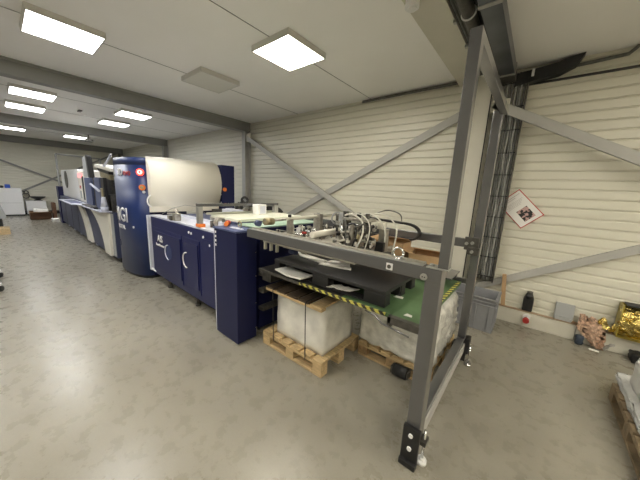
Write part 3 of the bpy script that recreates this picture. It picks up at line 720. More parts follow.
# ------------------------------------------------------------------ long press
ps = thing('printing_press', 'long slate-blue printing press running to the far wall', 'printing press', (-10, 2, 0))
MB().box(-13.0, -6.21, 1.33, 2.7, .09, .985, .005).build('body', M['press'], ps)
MB().box(-13.0, -6.21, 1.38, 2.65, 0, .09).build('plinth', M['black'], ps)
for x in (-12.0, -11.0, -10.0, -9.0, -8.1): MB().box(x-.06, x+.06, 1.35, 1.38, .02, .07, .005).build('foot', M['lavender'], ps)
MB().box(-13.4, -12.98, 1.30, 2.75, 0, 1.30, .01).build('end_unit', M['navy'], ps)
for x in (-12.0, -10.9, -9.9, -6.9): MB().box(x-.005, x+.005, 1.326, 1.332, .12, .97).build('panel_joint', M['black'], ps)
def sail(pts, nm, m='cream'):
    return MB().prism(pts, .05, .006, M4=Matrix(((1, 0, 0, 0), (0, 0, 1, 1.275), (0, 1, 0, 0), (0, 0, 0, 1)))).build(nm, M[m], ps)
def curve(p0, p1, p2, n=10): return [tuple((1-t)**2*p0[a]+2*t*(1-t)*p1[a]+t*t*p2[a] for a in (0, 1)) for t in [i/n for i in range(n+1)]]
sail(curve((-8.05, .96), (-6.95, .72), (-6.85, .10))+[(-6.42, .10), (-6.36, .96)], 'cream_sail_panel')
sail(curve((-9.60, .95), (-8.80, .70), (-8.60, .10))+[(-8.12, .10)]+curve((-8.12, .10), (-8.30, .72), (-9.05, .95)), 'cream_sail_panel')
MB().box(-6.36, -6.215, 1.315, 1.332, .12, .96).build('grey_side_panel', M['socket'], ps)
ty = MB().box(-10.35, -8.3, 1.02, 1.34, .99, 1.008, .004).box(-8.3, -6.3, 1.14, 1.34, .99, 1.008, .004).build('operator_shelf', M['lavender'], ps)
MB().box(-9.8, -8.7, 1.07, 1.28, 1.009, 1.014).build('shelf_recess', M['bluegrey'], ty)
kb = MB().box(-8.1, -7.2, 1.17, 1.30, 1.010, 1.035, .006).build('keyboard', M['steeldark']); tag(kb, 'dark keyboard on the press operator shelf', 'keyboard')
ms = MB().box(-6.95, -6.86, 1.17, 1.24, 1.010, 1.045, .012).build('joystick', M['black']); tag(ms, 'small black control lump on the operator shelf next to keyboard', 'joystick')
sp = MB().cyl((-6.36, 1.24, 1.009), (-6.36, 1.24, 1.09), .06, 14).tube([(-6.36, 1.24, 1.08), (-6.36, 1.24, 1.28)], [.06, .03], 12).build('spray_bottle', M['lavender']); tag(sp, 'pale blue bottle standing on the shelf against the navy tower', 'bottle')
wb = thing('white_curing_unit', 'white machine housing with round grey grille and red lit display', 'machine housing', (-11.0, 1.8, .99))
MB().box(-12.9, -9.85, 1.42, 2.2, .990, 1.86, .03).build('housing', M['white'], wb)
MB().box(-9.80, -8.75, 1.40, 2.0, .990, 1.80, .02).build('front_section', M['cream'], wb)
MB().cyl((-11.9, 1.425, 1.55), (-11.9, 1.408, 1.55), .27, 28).build('round_grille', M['steeldark'], wb)
MB().box(-9.86, -9.79, 1.41, 1.8, .99, 1.80).build('dark_joint', M['steeldark'], wb)
MB().box(-9.70, -9.15, 1.390, 1.402, 1.62, 1.74).build('red_display', M['glowpink'], wb)
MB().box(-9.22, -9.08, 1.388, 1.402, 1.06, 1.66).build('black_bar', M['black'], wb)
MB().box(-9.60, -9.48, 1.390, 1.402, 1.34, 1.42).build('small_emblem', M['red'], wb)
MB().box(-9.60, -9.46, 1.390, 1.402, 1.08, 1.28).build('vertical_marking', M['socket'], wb)
mn = thing('monitor', 'tall grey monitor on a pole above the press', 'monitor', (-8.0, 1.40, .99))
MB().prism([(-8.50, 1.65), (-7.86, 1.65), (-7.98, 2.12), (-8.50, 2.10)], .04, .008, M4=Matrix(((1, 0, 0, 0), (0, 0, 1, 1.33), (0, 1, 0, 0), (0, 0, 0, 1)))).build('screen_back', M['socket'], mn)
MB().prism([(-7.86, 1.64), (-7.70, 1.62), (-7.82, 2.10), (-7.98, 2.13)], .09, .008, M4=Matrix(((1, 0, 0, 0), (0, 0, 1, 1.30), (0, 1, 0, 0), (0, 0, 0, 1)))).build('bezel', M['black'], mn)
MB().cyl((-7.95, 1.42, 1.0), (-7.95, 1.37, 1.75), .03, 10).build('pole', M['steeldark'], mn)
MB().box(-8.05, -7.80, 1.37, 1.50, .988, 1.01, .005).build('foot', M['steeldark'], mn)
b1 = thing('press_control_box', 'slate-blue upright panel on the press below the monitor', 'control panel', (-7.8, 1.3, 1.0))
MB().box(-8.15, -7.50, 1.27, 1.31, 1.037, 1.63, .006).build('panel', M['bluegrey'], b1)
MB().box(-8.55, -8.25, 1.345, 1.40, .988, 1.28, .006).build('black_side', M['black'], b1)
b2_ = thing('press_control_box', 'slate-blue upright panel beside the navy tower with pale lever', 'control panel', (-6.8, 1.3, 1.0))
MB().box(-7.05, -6.62, 1.25, 1.30, 1.009, 1.64, .006).build('panel', M['bluegrey'], b2_)
MB().cyl((-7.30, 1.235, 1.50), (-6.62, 1.235, 1.38), .022, 10).build('lever', M['lavender'], b2_)
MB().box(-6.58, -6.36, 1.26, 1.32, 1.009, 1.64, .01).build('black_column', M['black'], b2_)
MB().box(-7.42, -7.09, 1.30, 1.335, 1.009, 1.60, .005).build('black_back', M['black'], b2_)
MB().box(-6.56, -6.44, 1.245, 1.262, 1.25, 1.44, .006).build('beige_latch', M['brass'], b2_)
sc = thing('scan_head', 'beige flat scanner head with raised white arm over the press', 'scanner', (-6.7, 1.6, 1.7))
MB().prism([(-7.16, 1.85), (-5.98, 1.75), (-5.98, 1.80), (-7.05, 1.91), (-7.16, 1.90)], .28, .008, M4=Matrix(((1, 0, 0, 0), (0, 0, 1, 1.30), (0, 1, 0, 0), (0, 0, 0, 1)))).build('lid', M['cream'], sc)
MB().prism([(-7.05, 1.78), (-6.25, 1.70), (-6.25, 1.75), (-7.12, 1.84)], .25, .005, M4=Matrix(((1, 0, 0, 0), (0, 0, 1, 1.33), (0, 1, 0, 0), (0, 0, 0, 1)))).build('tray', M['black'], sc)
MB().prism([(-6.95, 1.66), (-6.25, 1.60), (-6.25, 1.695), (-7.0, 1.77)], .22, .005, M4=Matrix(((1, 0, 0, 0), (0, 0, 1, 1.34), (0, 1, 0, 0), (0, 0, 0, 1)))).build('body', M['brass'], sc)
MB().bar((-6.48, 1.32, 1.85), (-5.90, 1.32, 2.05), .03, .03, bev=.005).build('arm', M['lavender'], sc)
MB().box(-6.9, -6.5, 1.42, 1.55, 1.30, 1.67, .01).build('stem', M['steeldark'], sc)
MB().box(-7.1, -6.4, 1.36, 1.60, .988, 1.32, .01).build('pedestal', M['steeldark'], sc)
ff = thing('goalpost_frame', 'thin grey goalpost-shaped tube frame behind the far press end', 'metal frame', (-15.5, 1.7, 0))
MB().cyl((-15.3, 1.60, 0), (-15.3, 1.60, 2.54), .034, 10).build('post', M['beam'], ff)
MB().cyl((-15.3, 3.0, 0), (-15.3, 3.0, 2.50), .034, 10).build('post', M['beam'], ff)
MB().cyl((-15.3, 1.60, 2.54), (-15.3, 3.0, 2.50), .034, 10).build('top_tube', M['beam'], ff)
for y in (1.6, 3.0): MB().box(-15.38, -15.22, y-.08, y+.08, 0, .02).build('foot_plate', M['beam'], ff)

# ------------------------------------------------------------------ far end things
c1 = thing('storage_cabinet', 'tall white cabinet against the far wall at the left edge', 'cabinet', (-16.5, .2, 0))
MB().box(-16.8, -16.05, -.75, .56, .06, 1.10, .01).build('body', M['white'], c1)
MB().box(-16.8, -16.08, -.73, .54, 0, .06).build('plinth', M['black'], c1)
MB().box(-16.05, -16.04, -.7, .52, .52, .53).build('door_joint', M['socket'], c1)
c2 = thing('storage_cabinet', 'low white cabinet beside the tall one with black fan on top', 'cabinet', (-16.4, .9, 0))
MB().box(-16.8, -16.1, .62, 1.20, .05, .60, .03).build('body', M['white'], c2)
MB().box(-16.8, -16.14, .64, 1.18, 0, .05).build('plinth', M['black'], c2)
MB().box(-16.1, -16.09, .66, 1.16, .22, .23).build('door_joint', M['socket'], c2)
fn = MB().tube([(-16.45, 1.0, .60), (-16.45, 1.0, .66)], [.14, .06], 16).tube([(-16.45, 1.0, .66), (-16.45, 1.0, .72), (-16.45, 1.0, .77)], [.10, .22, .24], 20).build('black_bowl', M['black'])
tag(fn, 'black bowl-shaped object on top of the low white cabinet', 'bowl')
bl = MB().box(-16.4, -16.2, .14, .28, 1.10, 1.24, .01).build('blue_box', M['bluelight']); tag(bl, 'small bright blue box on top of tall white cabinet', 'box')
bl = MB().box(-16.45, -16.2, -.12, .10, 1.10, 1.19, .03).build('black_bag', M['black']); tag(bl, 'small black bag on the tall white cabinet at picture edge', 'bag')
cr = thing('hose_reel', 'small dark tangle of hose on wall between the white cabinets', 'hose reel', (-16.8, .66, .6))
MB().torus((-16.78, .68, .78), .10, .02, (0, 1, 0), (0, 0, 1)).torus((-16.74, .70, .92), .06, .02, (0, 1, 0), (0, 0, 1)).build('coil', M['steeldark'], cr)
cf = thing('cardboard_box', 'open brown cardboard box with white paper on the far floor', 'box', (-14.6, .95, 0))
X0, X1, Y0, Y1 = -15.1, -14.45, .62, 1.18
MB().box(X0, X1, Y0, Y1, 0, .02).box(X0, X1, Y0, Y0+.015, 0, .28).box(X0, X1, Y1-.015, Y1, 0, .28).box(X0, X0+.015, Y0, Y1, 0, .28).box(X1-.015, X1, Y0, Y1, 0, .28).build('carton_wall', M['carddark'], cf)
MB().bar((X1, (Y0+Y1)/2, .28), (X1+.26, (Y0+Y1)/2, .30), Y1-Y0+.1, .008, bev=0).build('open_flap', M['cardboard'], cf)
pp = rough_box(-15.0, -14.5, .74, 1.1, .022, .38, .02, 4, seed=4).build('crumpled_paper', M['paper']); tag(pp, 'crumpled white paper sticking out of the open cardboard box', 'paper')
cf2 = MB().box(-15.0, -14.55, 1.24, 1.34, 0, .62, .01).build('cardboard_box', M['carddark']); tag(cf2, 'upright dark brown cardboard box behind the open one', 'box')
cp = thing('paper_bundle', 'small white paper bundle on the floor at the press end', 'paper', (-13.9, 1.25, 0))
MB().box(-13.9, -13.45, 1.10, 1.28, 0, .10, .01).build('sheets', M['paper'], cp)
wd = MB().box(-11.6, -11.05, -.30, .06, .0, .16, .006).build('wooden_block', M['wood']); tag(wd, 'light wooden block on the floor at the left picture edge', 'wooden block')
dk = thing('side_unit', 'grey sloping machine side at the left picture edge', 'machine', (-11.9, -.2, 0))
MB().prism([(-.9, .36), (.03, .36), (.03, .42), (-.06, .82), (-.9, .82)], .6, .01, M4=Matrix(((0, 0, 1, -12.4), (1, 0, 0, 0), (0, 1, 0, 0), (0, 0, 0, 1)))).build('body', M['socket'], dk)
MB().box(-12.35, -11.85, -.85, -.05, 0, .36).build('base', M['black'], dk)

# cart with casters at the left edge
ct = thing('rolling_cart', 'low cart at left picture edge showing two black casters', 'cart', (-5.95, -.4, 0))
MB().box(-6.45, -5.45, -1.0, -.18, .12, .16, .006).build('base_frame', M['socket'], ct)
for x in (-6.38, -5.58):
    for y in (-.16, -.95):
        k_ = MB().box(x-.035, x+.035, y-.03, y+.03, .085, .12, .006).build('caster_fork', M['white'], ct)
        MB().cyl((x-.022, y, .045), (x+.022, y, .045), .045, 18).build('wheel', M['rubber'], k_)

# ------------------------------------------------------------------ delivery bed (cream and green) between cabinet and feeder
bd = thing('conveyor_bed', 'cream and pale green conveyor bed between cabinet and feeder', 'conveyor', (-2.8, 2.2, 1.0))
MB().box(-3.14, -2.55, 1.66, 2.69, 1.20, 1.235, .006).build('cream_top', M['creambed'], bd)
MB().box(-2.54, -2.20, 1.66, 2.69, 1.175, 1.190, .003).build('green_plate', M['greenplate'], bd)
MB().box(-3.16, -3.11, 1.60, 2.695, 1.235, 1.262, .012).build('rolled_edge', M['creambed'], bd)
MB().box(-2.58, -2.18, 1.68, 2.66, .05, 1.174).build('underbody', M['navy2'], bd)
for x in (-2.52, -2.24):
    for y in (1.72, 2.6): MB().cyl((x, y, 0), (x, y, .05), .02, 10).build('foot', M['black'], bd)
wx = thing('white_box', 'small white cube-shaped box standing on the cream conveyor bed', 'box', (-2.95, 2.3, 1.235))
MB().box(-3.02, -2.89, 2.20, 2.34, 1.236, 1.37, .004).build('body', M['white'], wx)
MB().box(-2.891, -2.887, 2.23, 2.32, 1.25, 1.35).build('label', M['lavender'], wx)
cm = thing('camera_head', 'black inspection camera on curved arm behind the conveyor', 'camera', (-3.7, 2.55, 1.17))
MB().tube([(-3.72, 2.50, 1.175), (-3.72, 2.50, 1.27), (-3.74, 2.50, 1.33), (-3.70, 2.52, 1.37)], .026, 10).build('arm', M['black'], cm)
MB().torus((-3.68, 2.53, 1.385), .045, .020, (.5, .86, 0), (0, 0, 1)).build('ring', M['black'], cm)
MB().box(-3.80, -3.62, 2.46, 2.60, 1.171, 1.24, .01).build('body', M['steeldark'], cm)
MB().cyl((-3.60, 2.47, 1.23), (-3.56, 2.47, 1.23), .04, 14).build('knob', M['steel'], cm)
MB().cyl((-3.86, 2.50, 1.171), (-3.86, 2.50, 1.30), .03, 14).cyl((-3.86, 2.50, 1.30), (-3.80, 2.50, 1.33), .018, 10).build('lens_post', M['black'], cm)
MB().box(-3.95, -3.30, 2.56, 2.61, 1.285, 1.315, .003).build('black_rail', M['black'], cm)
for x in (-3.92, -3.36): MB().box(x-.02, x+.02, 2.565, 2.605, 1.171, 1.286, .002).build('rail_post', M['steeldark'], cm)
MB().box(-4.15, -3.98, 2.46, 2.58, 1.171, 1.22, .004).build('side_block', M['lavender'], cm)
dm = thing('motor_hood', 'low rounded black hood on the rear rail right of white box', 'motor cover', (-3.2, 2.7, 1.226))
pr = [(.0, 0)]+curve((0, .045), (.04, .085), (.14, .08), 6)+curve((.14, .08), (.27, .075), (.34, 0), 6)
MB().prism(pr, .10, .004, M4=Matrix(((1, 0, 0, -3.36), (0, 0, 1, 2.685), (0, 1, 0, 1.236), (0, 0, 0, 1)))).build('hood', M['black'], dm)
MB().box(-3.36, -3.02, 2.69, 2.76, 1.2255, 1.238, .002).build('mount', M['steeldark'], dm)

# ------------------------------------------------------------------ feeder head
fh = thing('suction_feeder', 'steel suction feeder mechanism with rollers and hoses above the front beam', 'feeder', (-1.5, 2.0, 1.0))
MB().box(-1.715, -1.665, 1.62, 1.66, 1.10, 1.335, .003).build('upright', M['steel'], fh)
MB().box(-1.725, -1.64, 2.00, 2.05, 1.10, 1.37, .003).build('upright', M['steel'], fh)
MB().cyl((-1.69, 1.60, 1.335), (-1.69, 2.42, 1.345), .016, 14).build('cross_tube', M['cream_steel'], fh)
for y in (1.62, 2.02): MB().box(-1.702, -1.678, y, y+.024, 1.35, 1.375, .004).build('black_clamp', M['black'], fh)
MB().cyl((-2.0, 1.60, 1.285), (-2.0, 2.45, 1.29), .014, 14).build('cross_tube', M['steel'], fh)
MB().cyl((-2.0, 1.60, 1.275), (-2.0, 1.70, 1.275), .034, 20).build('brass_motor', M['brass'], fh)
MB().cyl((-2.07, 1.56, 1.258), (-2.03, 1.56, 1.258), .030, 20).build('blue_motor', M['bluegrey'], fh)
MB().cyl((-1.39, 1.60, 1.235), (-1.39, 2.08, 1.24), .026, 20).build('feed_roller', M['cream'], fh)
MB().cyl((-1.45, 1.60, 1.195), (-1.45, 2.10, 1.20), .016, 16).build('feed_roller', M['steel'], fh)
MB().box(-1.43, -1.35, 2.02, 2.10, 1.25, 1.40, .006).build('valve_block', M['socket'], fh)
for x in (-1.92, -1.84, -1.76, -1.60, -1.52): MB().box(x-.008, x+.008, 1.62, 2.44, 1.145, 1.165, .002).build('tape_rail', M['steel'], fh)
for y in (1.75, 1.95, 2.2): MB().cyl((-2.0, y, 1.185), (-1.42, y, 1.185), .009, 10).build('cross_shaft', M['chrome'], fh)
MB().box(-2.0, -1.3, 2.44, 2.52, 1.10, 1.18, .004).build('rear_girder', M['steeldark'], fh)
MB().box(-2.0, -.95, 1.58, 1.615, 1.08, 1.16, .004).build('front_girder', M['steel'], fh)
rnd = random.Random(11)
def bit(x, y, z, h):
    m = M[('steel', 'steeldark', 'cream_steel', 'chrome', 'black', 'steel', 'white')[int(rnd.random()*7)]]; k = rnd.random()
    if k < .35: MB().cyl((x, y, z), (x, y, z+h), .005+.007*rnd.random(), 10).build('adjusting_screw', m, fh)
    elif k < .55: MB().cyl((x-.025, y, z+h*.5), (x+.025, y, z+h*.5), .008+.012*rnd.random(), 12).build('guide_wheel', m, fh)
    elif k < .75: MB().tube([(x, y, z), (x+.01, y, z+h*.8), (x+.035, y+.02, z+h), (x+.06, y+.03, z+h*.4)], .004, 6).build('air_line', M['cable'] if rnd.random() < .6 else M['hose'], fh)
    else: MB().box(x-.016, x+.016, y-.014, y+.014, z, z+h*.7, .002).build('small_block', m, fh)
for i in range(58): bit(-1.96+rnd.random()*.60, 1.64+rnd.random()*.62, 1.155, .025+.075*rnd.random())
MB().cyl((-1.56, 1.66, 1.225), (-1.53, 1.69, 1.225), .011, 12).build('red_knob', M['red'], fh)
MB().torus((-1.50, 2.10, 1.335), .058, .008, (.5, .86, 0), (0, 0, 1), n=28).build('drive_ring', M['socket'], fh)
MB().cyl((-1.53, 2.12, 1.335), (-1.50, 2.14, 1.335), .045, 24).build('dark_disc', M['steeldark'], fh)
# head: two posts, plates, valve row, many fittings
MB().box(-1.31, -1.27, 1.92, 1.97, 1.10, 1.43, .003).build('head_post', M['steeldark'], fh)
MB().box(-1.08, -1.05, 1.92, 1.97, 1.10, 1.37, .003).build('head_post', M['steeldark'], fh)
MB().box(-1.31, -1.05, 1.91, 2.06, 1.355, 1.38, .003).build('head_plate', M['steel'], fh)
MB().box(-1.30, -1.06, 1.90, 1.94, 1.24, 1.27, .003).build('head_plate', M['steeldark'], fh)
MB().cyl((-1.20, 1.90, 1.13), (-1.20, 1.90, 1.33), .028, 18).build('cylinder', M['steel'], fh)
MB().cyl((-1.13, 1.91, 1.12), (-1.13, 1.91, 1.30), .020, 18).build('cylinder', M['brass'], fh)
for i in range(6): MB().box(-1.30+.042*i, -1.275+.042*i, 1.93, 1.96, 1.38, 1.405+.022*(i % 2), .002).build('valve', M[('black', 'chrome', 'steel', 'black', 'chrome', 'steeldark')[i]], fh)
for i in range(70):
    x = -1.33+rnd.random()*.34; y = 1.80+rnd.random()*.16; z = 1.10+rnd.random()*.25
    m = M[('steel', 'steeldark', 'black', 'chrome', 'steeldark', 'cream_steel', 'steel', 'black')[int(rnd.random()*8)]]
    if rnd.random() < .55:
        a = rnd.random()*PI; l_ = .02+.03*rnd.random(); MB().cyl((x-l_*math.cos(a), y, z-l_*math.sin(a)), (x+l_*math.cos(a), y+.03, z+l_*math.sin(a)), .005+.008*rnd.random(), 8).build('fitting', m, fh)
    else: MB().box(x-.012, x+.012, y, y+.03, z-.012, z+.012, .002).build('small_block', m, fh)
MB().box(-1.36, -.88, 1.78, 2.12, 1.06, 1.10, .004).build('base_plate', M['steeldark'], fh)
for x in (-1.3, -1.0): MB().box(x-.02, x+.02, 2.10, 2.36, 1.07, 1.11, .003).build('arm', M['steel'], fh)
def hose(pts, r=.009, m='hose'):
    P = [Vector(p) for p in pts]; out = []
    for i in range(len(P)-1):
        p0, p1, p2, p3 = P[max(i-1, 0)], P[i], P[i+1], P[min(i+2, len(P)-1)]
        for k in range(6):
            t = k/6; out.append(.5*((2*p1)+(-p0+p2)*t+(2*p0-5*p1+4*p2-p3)*t*t+(-p0+3*p1-3*p2+p3)*t**3))
    out.append(P[-1]); MB().tube(out, r, 8).build('hose', M[m], fh)
hose([(-1.26, 1.88, 1.40), (-1.17, 1.86, 1.415), (-1.07, 1.84, 1.37), (-1.04, 1.82, 1.29), (-1.06, 1.80, 1.19), (-1.11, 1.80, 1.10)], .0075)
hose([(-1.26, 1.90, 1.41), (-1.12, 1.90, 1.42), (-1.02, 1.87, 1.36), (-1.0, 1.85, 1.26), (-1.03, 1.83, 1.10)], .005)
hose([(-1.22, 1.98, 1.40), (-1.08, 2.0, 1.42), (-.97, 2.0, 1.36), (-.93, 2.0, 1.26), (-.94, 2.0, 1.10)], .0065)
hose([(-1.16, 2.04, 1.39), (-1.0, 2.06, 1.43), (-.88, 2.05, 1.36), (-.85, 2.04, 1.27), (-.88, 2.05, 1.10)], .0065)
hose([(-1.12, 2.04, 1.39), (-1.04, 2.2, 1.45), (-.97, 2.35, 1.42), (-1.05, 2.62, 1.33)], .005, 'cable')
hose([(-1.28, 1.88, 1.38), (-1.22, 1.84, 1.34), (-1.20, 1.82, 1.22), (-1.16, 1.80, 1.10)], .006, 'cable')
hose([(-1.25, 1.86, 1.30), (-1.14, 1.84, 1.34), (-1.10, 1.82, 1.26), (-1.14, 1.80, 1.10)], .006, 'black')
hose([(-1.10, 1.92, 1.36), (-1.03, 1.92, 1.32), (-1.02, 1.88, 1.20), (-1.06, 1.86, 1.10)], .007, 'black')
MB().box(-1.02, -.96, 2.02, 2.08, 1.30, 1.36, .006).build('white_valve', M['cream'], fh)
MB().box(-1.0, -.94, 2.02, 2.10, 1.10, 1.30, .004).build('valve_post', M['steel'], fh)
MB().box(-.99, -.92, 1.96, 2.0, 1.12, 1.20, .006).build('black_valve_box', M['black'], fh)
for i in range(3):
    x = -2.08+.09*i
    MB().box(x-.010, x+.010, 1.66, 1.69, .98, 1.08, .002).build('side_finger', M['cream_steel'], fh)
MB().box(-2.12, -1.80, 1.655, 1.70, 1.08, 1.10, .003).build('finger_bar', M['steel'], fh)
MB().cyl((-1.74, 1.70, 1.02), (-1.66, 1.70, 1.02), .026, 12).build('drive_coupling', M['bluegrey'], fh)
MB().cyl((-1.62, 1.74, 1.03), (-1.57, 1.74, 1.03), .020, 12).build('drive_coupling', M['cream_steel'], fh)
MB().box(-1.80, -1.45, 1.66, 1.76, 1.048, 1.08, .003).build('lower_plate', M['steel'], fh)

# drag chain loop on the rear beam
dc = thing('drag_chain', 'black cable drag chain looping back above the rear beam', 'cable chain', (-1.0, 2.64, 1.2))
pts = [(-1.55, 1.325), (-1.3, 1.315), (-1.1, 1.308), (-.99, 1.302), (-.92, 1.285), (-.875, 1.25), (-.865, 1.21), (-.885, 1.17), (-.94, 1.145), (-1.02, 1.14), (-1.2, 1.14), (-1.45, 1.14)]
P = [Vector((x, 2.65, z)) for x, z in pts]; out = []
for i in range(len(P)-1):
    p0, p1, p2, p3 = P[max(i-1, 0)], P[i], P[i+1], P[min(i+2, len(P)-1)]
    for k in range(5):
        t = k/5; out.append(.5*((2*p1)+(-p0+p2)*t+(2*p0-5*p1+4*p2-p3)*t*t+(-p0+3*p1-3*p2+p3)*t**3))
for i in range(len(out)-1):
    a, c_ = out[i], out[i+1]
    if (c_-a).length > .004: MB().bar(a, c_+(c_-a)*.1, .050, .022, up=(0, 1, 0) if False else (0, 0, 1) if abs((c_-a).normalized().z) < .9 else (1, 0, 0), bev=.003).build('link', M['black'], dc)
MB().box(-1.56, -1.50, 2.62, 2.699, 1.12, 1.34, .003).build('chain_bracket', M['steeldark'], dc)
MB().box(-1.5, -.95, 2.62, 2.699, 1.105, 1.125, .003).build('chain_channel', M['steeldark'], dc)

# shelf and brown boxes behind
sh = thing('rear_shelf', 'grey shelf behind the lift table carrying cardboard boxes', 'shelf', (-.9, 2.5, .9))
MB().box(-1.40, -.46, 2.36, 2.695, .90, .915, .002).build('shelf_board', M['frame'], sh)
for x in (-1.37, -.49): MB().box(x-.012, x+.012, 2.66, 2.695, .846, .90, .001).build('shelf_bracket', M['frame'], sh)
def carton(x0, x1, y0, y1, z0, z1, label, openr=True):
    t = thing('cardboard_box', label, 'box', ((x0+x1)/2, (y0+y1)/2, z0))
    w = .006
    MB().box(x0, x1, y0, y0+w, z0, z1).box(x0, x1, y1-w, y1, z0, z1).box(x0, x0+w, y0, y1, z0, z1).box(x1-w, x1, y0, y1, z0, z1).box(x0, x1, y0, y1, z0, z0+w).build('carton_wall', M['cardboard'], t)
    MB().bar((x0, (y0+y1)/2, z1), (x0-.07, (y0+y1)/2, z1+.02), y1-y0, .005, bev=0).build('flap', M['cardboard'], t)
    MB().bar(((x0+x1)/2, y1-.003, z1), ((x0+x1)/2, y1-.10, z1+.035), x1-x0, .005, bev=0).build('flap', M['cardboard'], t)
    return t
carton(-1.21, -.92, 2.40, 2.60, .916, 1.135, 'open cardboard box behind the beam eye bolt, left one')
carton(-.86, -.55, 2.39, 2.60, .916, 1.065, 'lower cardboard box between the eye bolt and upper post')
cw = rough_box(-1.38, -1.25, 2.38, 2.5, .916, 1.075, .012, 4, seed=6, taper=.2).build('white_cloth', M['paper']); tag(cw, 'crumpled white cloth lying left of the open cardboard box', 'cloth')

# ------------------------------------------------------------------ items by the wall
bn = thing('stacking_bin', 'grey plastic euro container on the floor behind the portal frame', 'plastic bin', (-.47, 3.78, 0))
x0, x1, y0, y1, z1 = -.765, -.185, 3.58, 3.97, .42
b = MB(); w = .012
b.box(x0, x1, y0, y0+w, 0, z1, .003); b.box(x0, x1, y1-w, y1, 0, z1, .003); b.box(x0, x0+w, y0, y1, 0, z1, .003); b.box(x1-w, x1, y0, y1, 0, z1, .003); b.box(x0, x1, y0, y1, 0, .015)
b.build('bin_wall', M['bin'], bn)
def rim(z, g_, h, nm):
    b = MB(); b.box(x0-g_, x1+g_, y0-g_, y0+.004, z-h, z, .002); b.box(x0-g_, x1+g_, y1-.004, y1+g_, z-h, z, .002); b.box(x0-g_, x0+.004, y0, y1, z-h, z, .002); b.box(x1-.004, x1+g_, y0, y1, z-h, z, .002); b.build(nm, M['bin'], bn)
rim(.42, .018, .016, 'rim'); rim(.375, .014, .010, 'lower_rim'); rim(.335, .014, .010, 'lower_rim'); rim(.02, .006, .02, 'base_rim')
for x in (x0+.03, (x0+x1)/2-.09, (x0+x1)/2+.09, x1-.06): MB().box(x, x+.012, y0-.012, y0+.004, .02, .335, .002).build('vertical_rib', M['bin'], bn)
for y in (y0+.05, y0+.18, y1-.06): MB().box(x1-.004, x1+.012, y, y+.012, .02, .335, .002).build('vertical_rib', M['bin'], bn)
ws = MB().bar((-.14, 4.143, .204), (-.182, 4.143, .625), .045, .04, up=(0, 1, 0), bev=.004).build('wooden_post', M['cardboard']); tag(ws, 'short brown wooden post leaning on the wall beside grey bin', 'wooden post')
bo = thing('black_bottle', 'black plastic bottle standing on the plinth under the poster', 'bottle', (.115, 4.16, .203))
MB().box(.060, .165, 4.125, 4.20, .204, .385, .018).build('body', M['black'], bo)
MB().tube([(.113, 4.162, .375), (.113, 4.162, .41), (.113, 4.162, .435)], [.050, .042, .032], 14).build('neck', M['black'], bo)
MB().cyl((.113, 4.162, .43), (.113, 4.162, .462), .030, 14).build('cap', M['steeldark'], bo)
vl = thing('red_valve', 'small red capped outlet on the plinth below the black bottle', 'valve', (.13, 4.1, .1))
MB().cyl((.125, 4.118, .105), (.125, 4.06, .095), .033, 18).build('red_cap', M['red'], vl)
MB().cyl((.125, 4.121, .135), (.125, 4.10, .135), .040, 18).build('grey_collar', M['plate'], vl)
so = thing('wall_socket_box', 'flat grey box leaning on wall between bottle and rag', 'box', (.46, 4.15, .2))
MB().bar((.46, 4.165, .204), (.46, 4.205, .40), .17, .03, up=(0, 1, 0), bev=.004).build('lid', M['socket'], so)
MB().box(.385, .535, 4.128, 4.15, .204, .245, .004).build('base', M['socket'], so)

def crumple(name, m, label, cat, fn, nu, nv, amp, seed, th=.006):
    rnd = random.Random(seed); t = bmesh.new(); g = []
    for i in range(nu+1):
        g.append([t.verts.new(Vector(fn(i/nu, j/nv))+Vector((rnd.uniform(-1, 1), rnd.uniform(-1, 0), rnd.uniform(-1, 1)))*amp) for j in range(nv+1)])
    for i in range(nu):
        for j in range(nv): t.faces.new((g[i][j], g[i+1][j], g[i+1][j+1], g[i][j+1]))
    bmesh.ops.recalc_face_normals(t, faces=t.faces[:])
    dd = bmesh.ops.duplicate(t, geom=t.verts[:]+t.edges[:]+t.faces[:])
    for v in dd['geom']:
        if isinstance(v, bmesh.types.BMVert): v.co.y += th
    for v in t.verts: v.co.z = max(v.co.z, .002); v.co.y = min(v.co.y, 4.10) if v.co.z < .21 else min(v.co.y, 4.195)
    b = MB(); b._add(t); o = b.build(name, m); return tag(o, label, cat)
def ragf(u, v):
    # u down, v across
    z = .33-.31*u; y = 4.15-.06*min(1, u*3)-.10*max(0, u-.6)*1.5
    wd = (.07+.11*math.sin(min(1, u*1.1)*PI)); xc = .64+.13*u
    return (xc+(v-.5)*wd*1.3, y-.035*math.sin(v*9+u*5), z+.02*math.sin(v*7))
crumple('crumpled_rag', M['rag'], 'crumpled pinkish printed sheet hanging over the plinth to the floor', 'rag', ragf, 16, 10, .010, 21)
crumple('grey_cloth', M['greyrag'], 'grey cloth strip lying on floor beside the pinkish sheet', 'cloth', lambda u, v: (.80+.07*u, 4.03-.06*v, .05+.08*u), 5, 5, .012, 22)
bb = rough_box(.585, .655, 4.02, 4.09, 0, .11, .006, 3, seed=31, bev=.15).build('cloth_bundle', M['bluething']); tag(bb, 'dark blue lump on the floor left of the pinkish sheet', 'cloth')
crumple('paper_shred', M['paper'], 'white paper shred on floor below the pinkish sheet', 'paper scrap', lambda u, v: (.70+.08*u, 4.0-.05*v, .012), 3, 3, .006, 23)
crumple('kraft_strip', M['cardboard'], 'brown strip lying on the plinth left of the pinkish sheet', 'paper strip', lambda u, v: (.53+.10*u, 4.16-.05*v, .215), 4, 3, .006, 25)
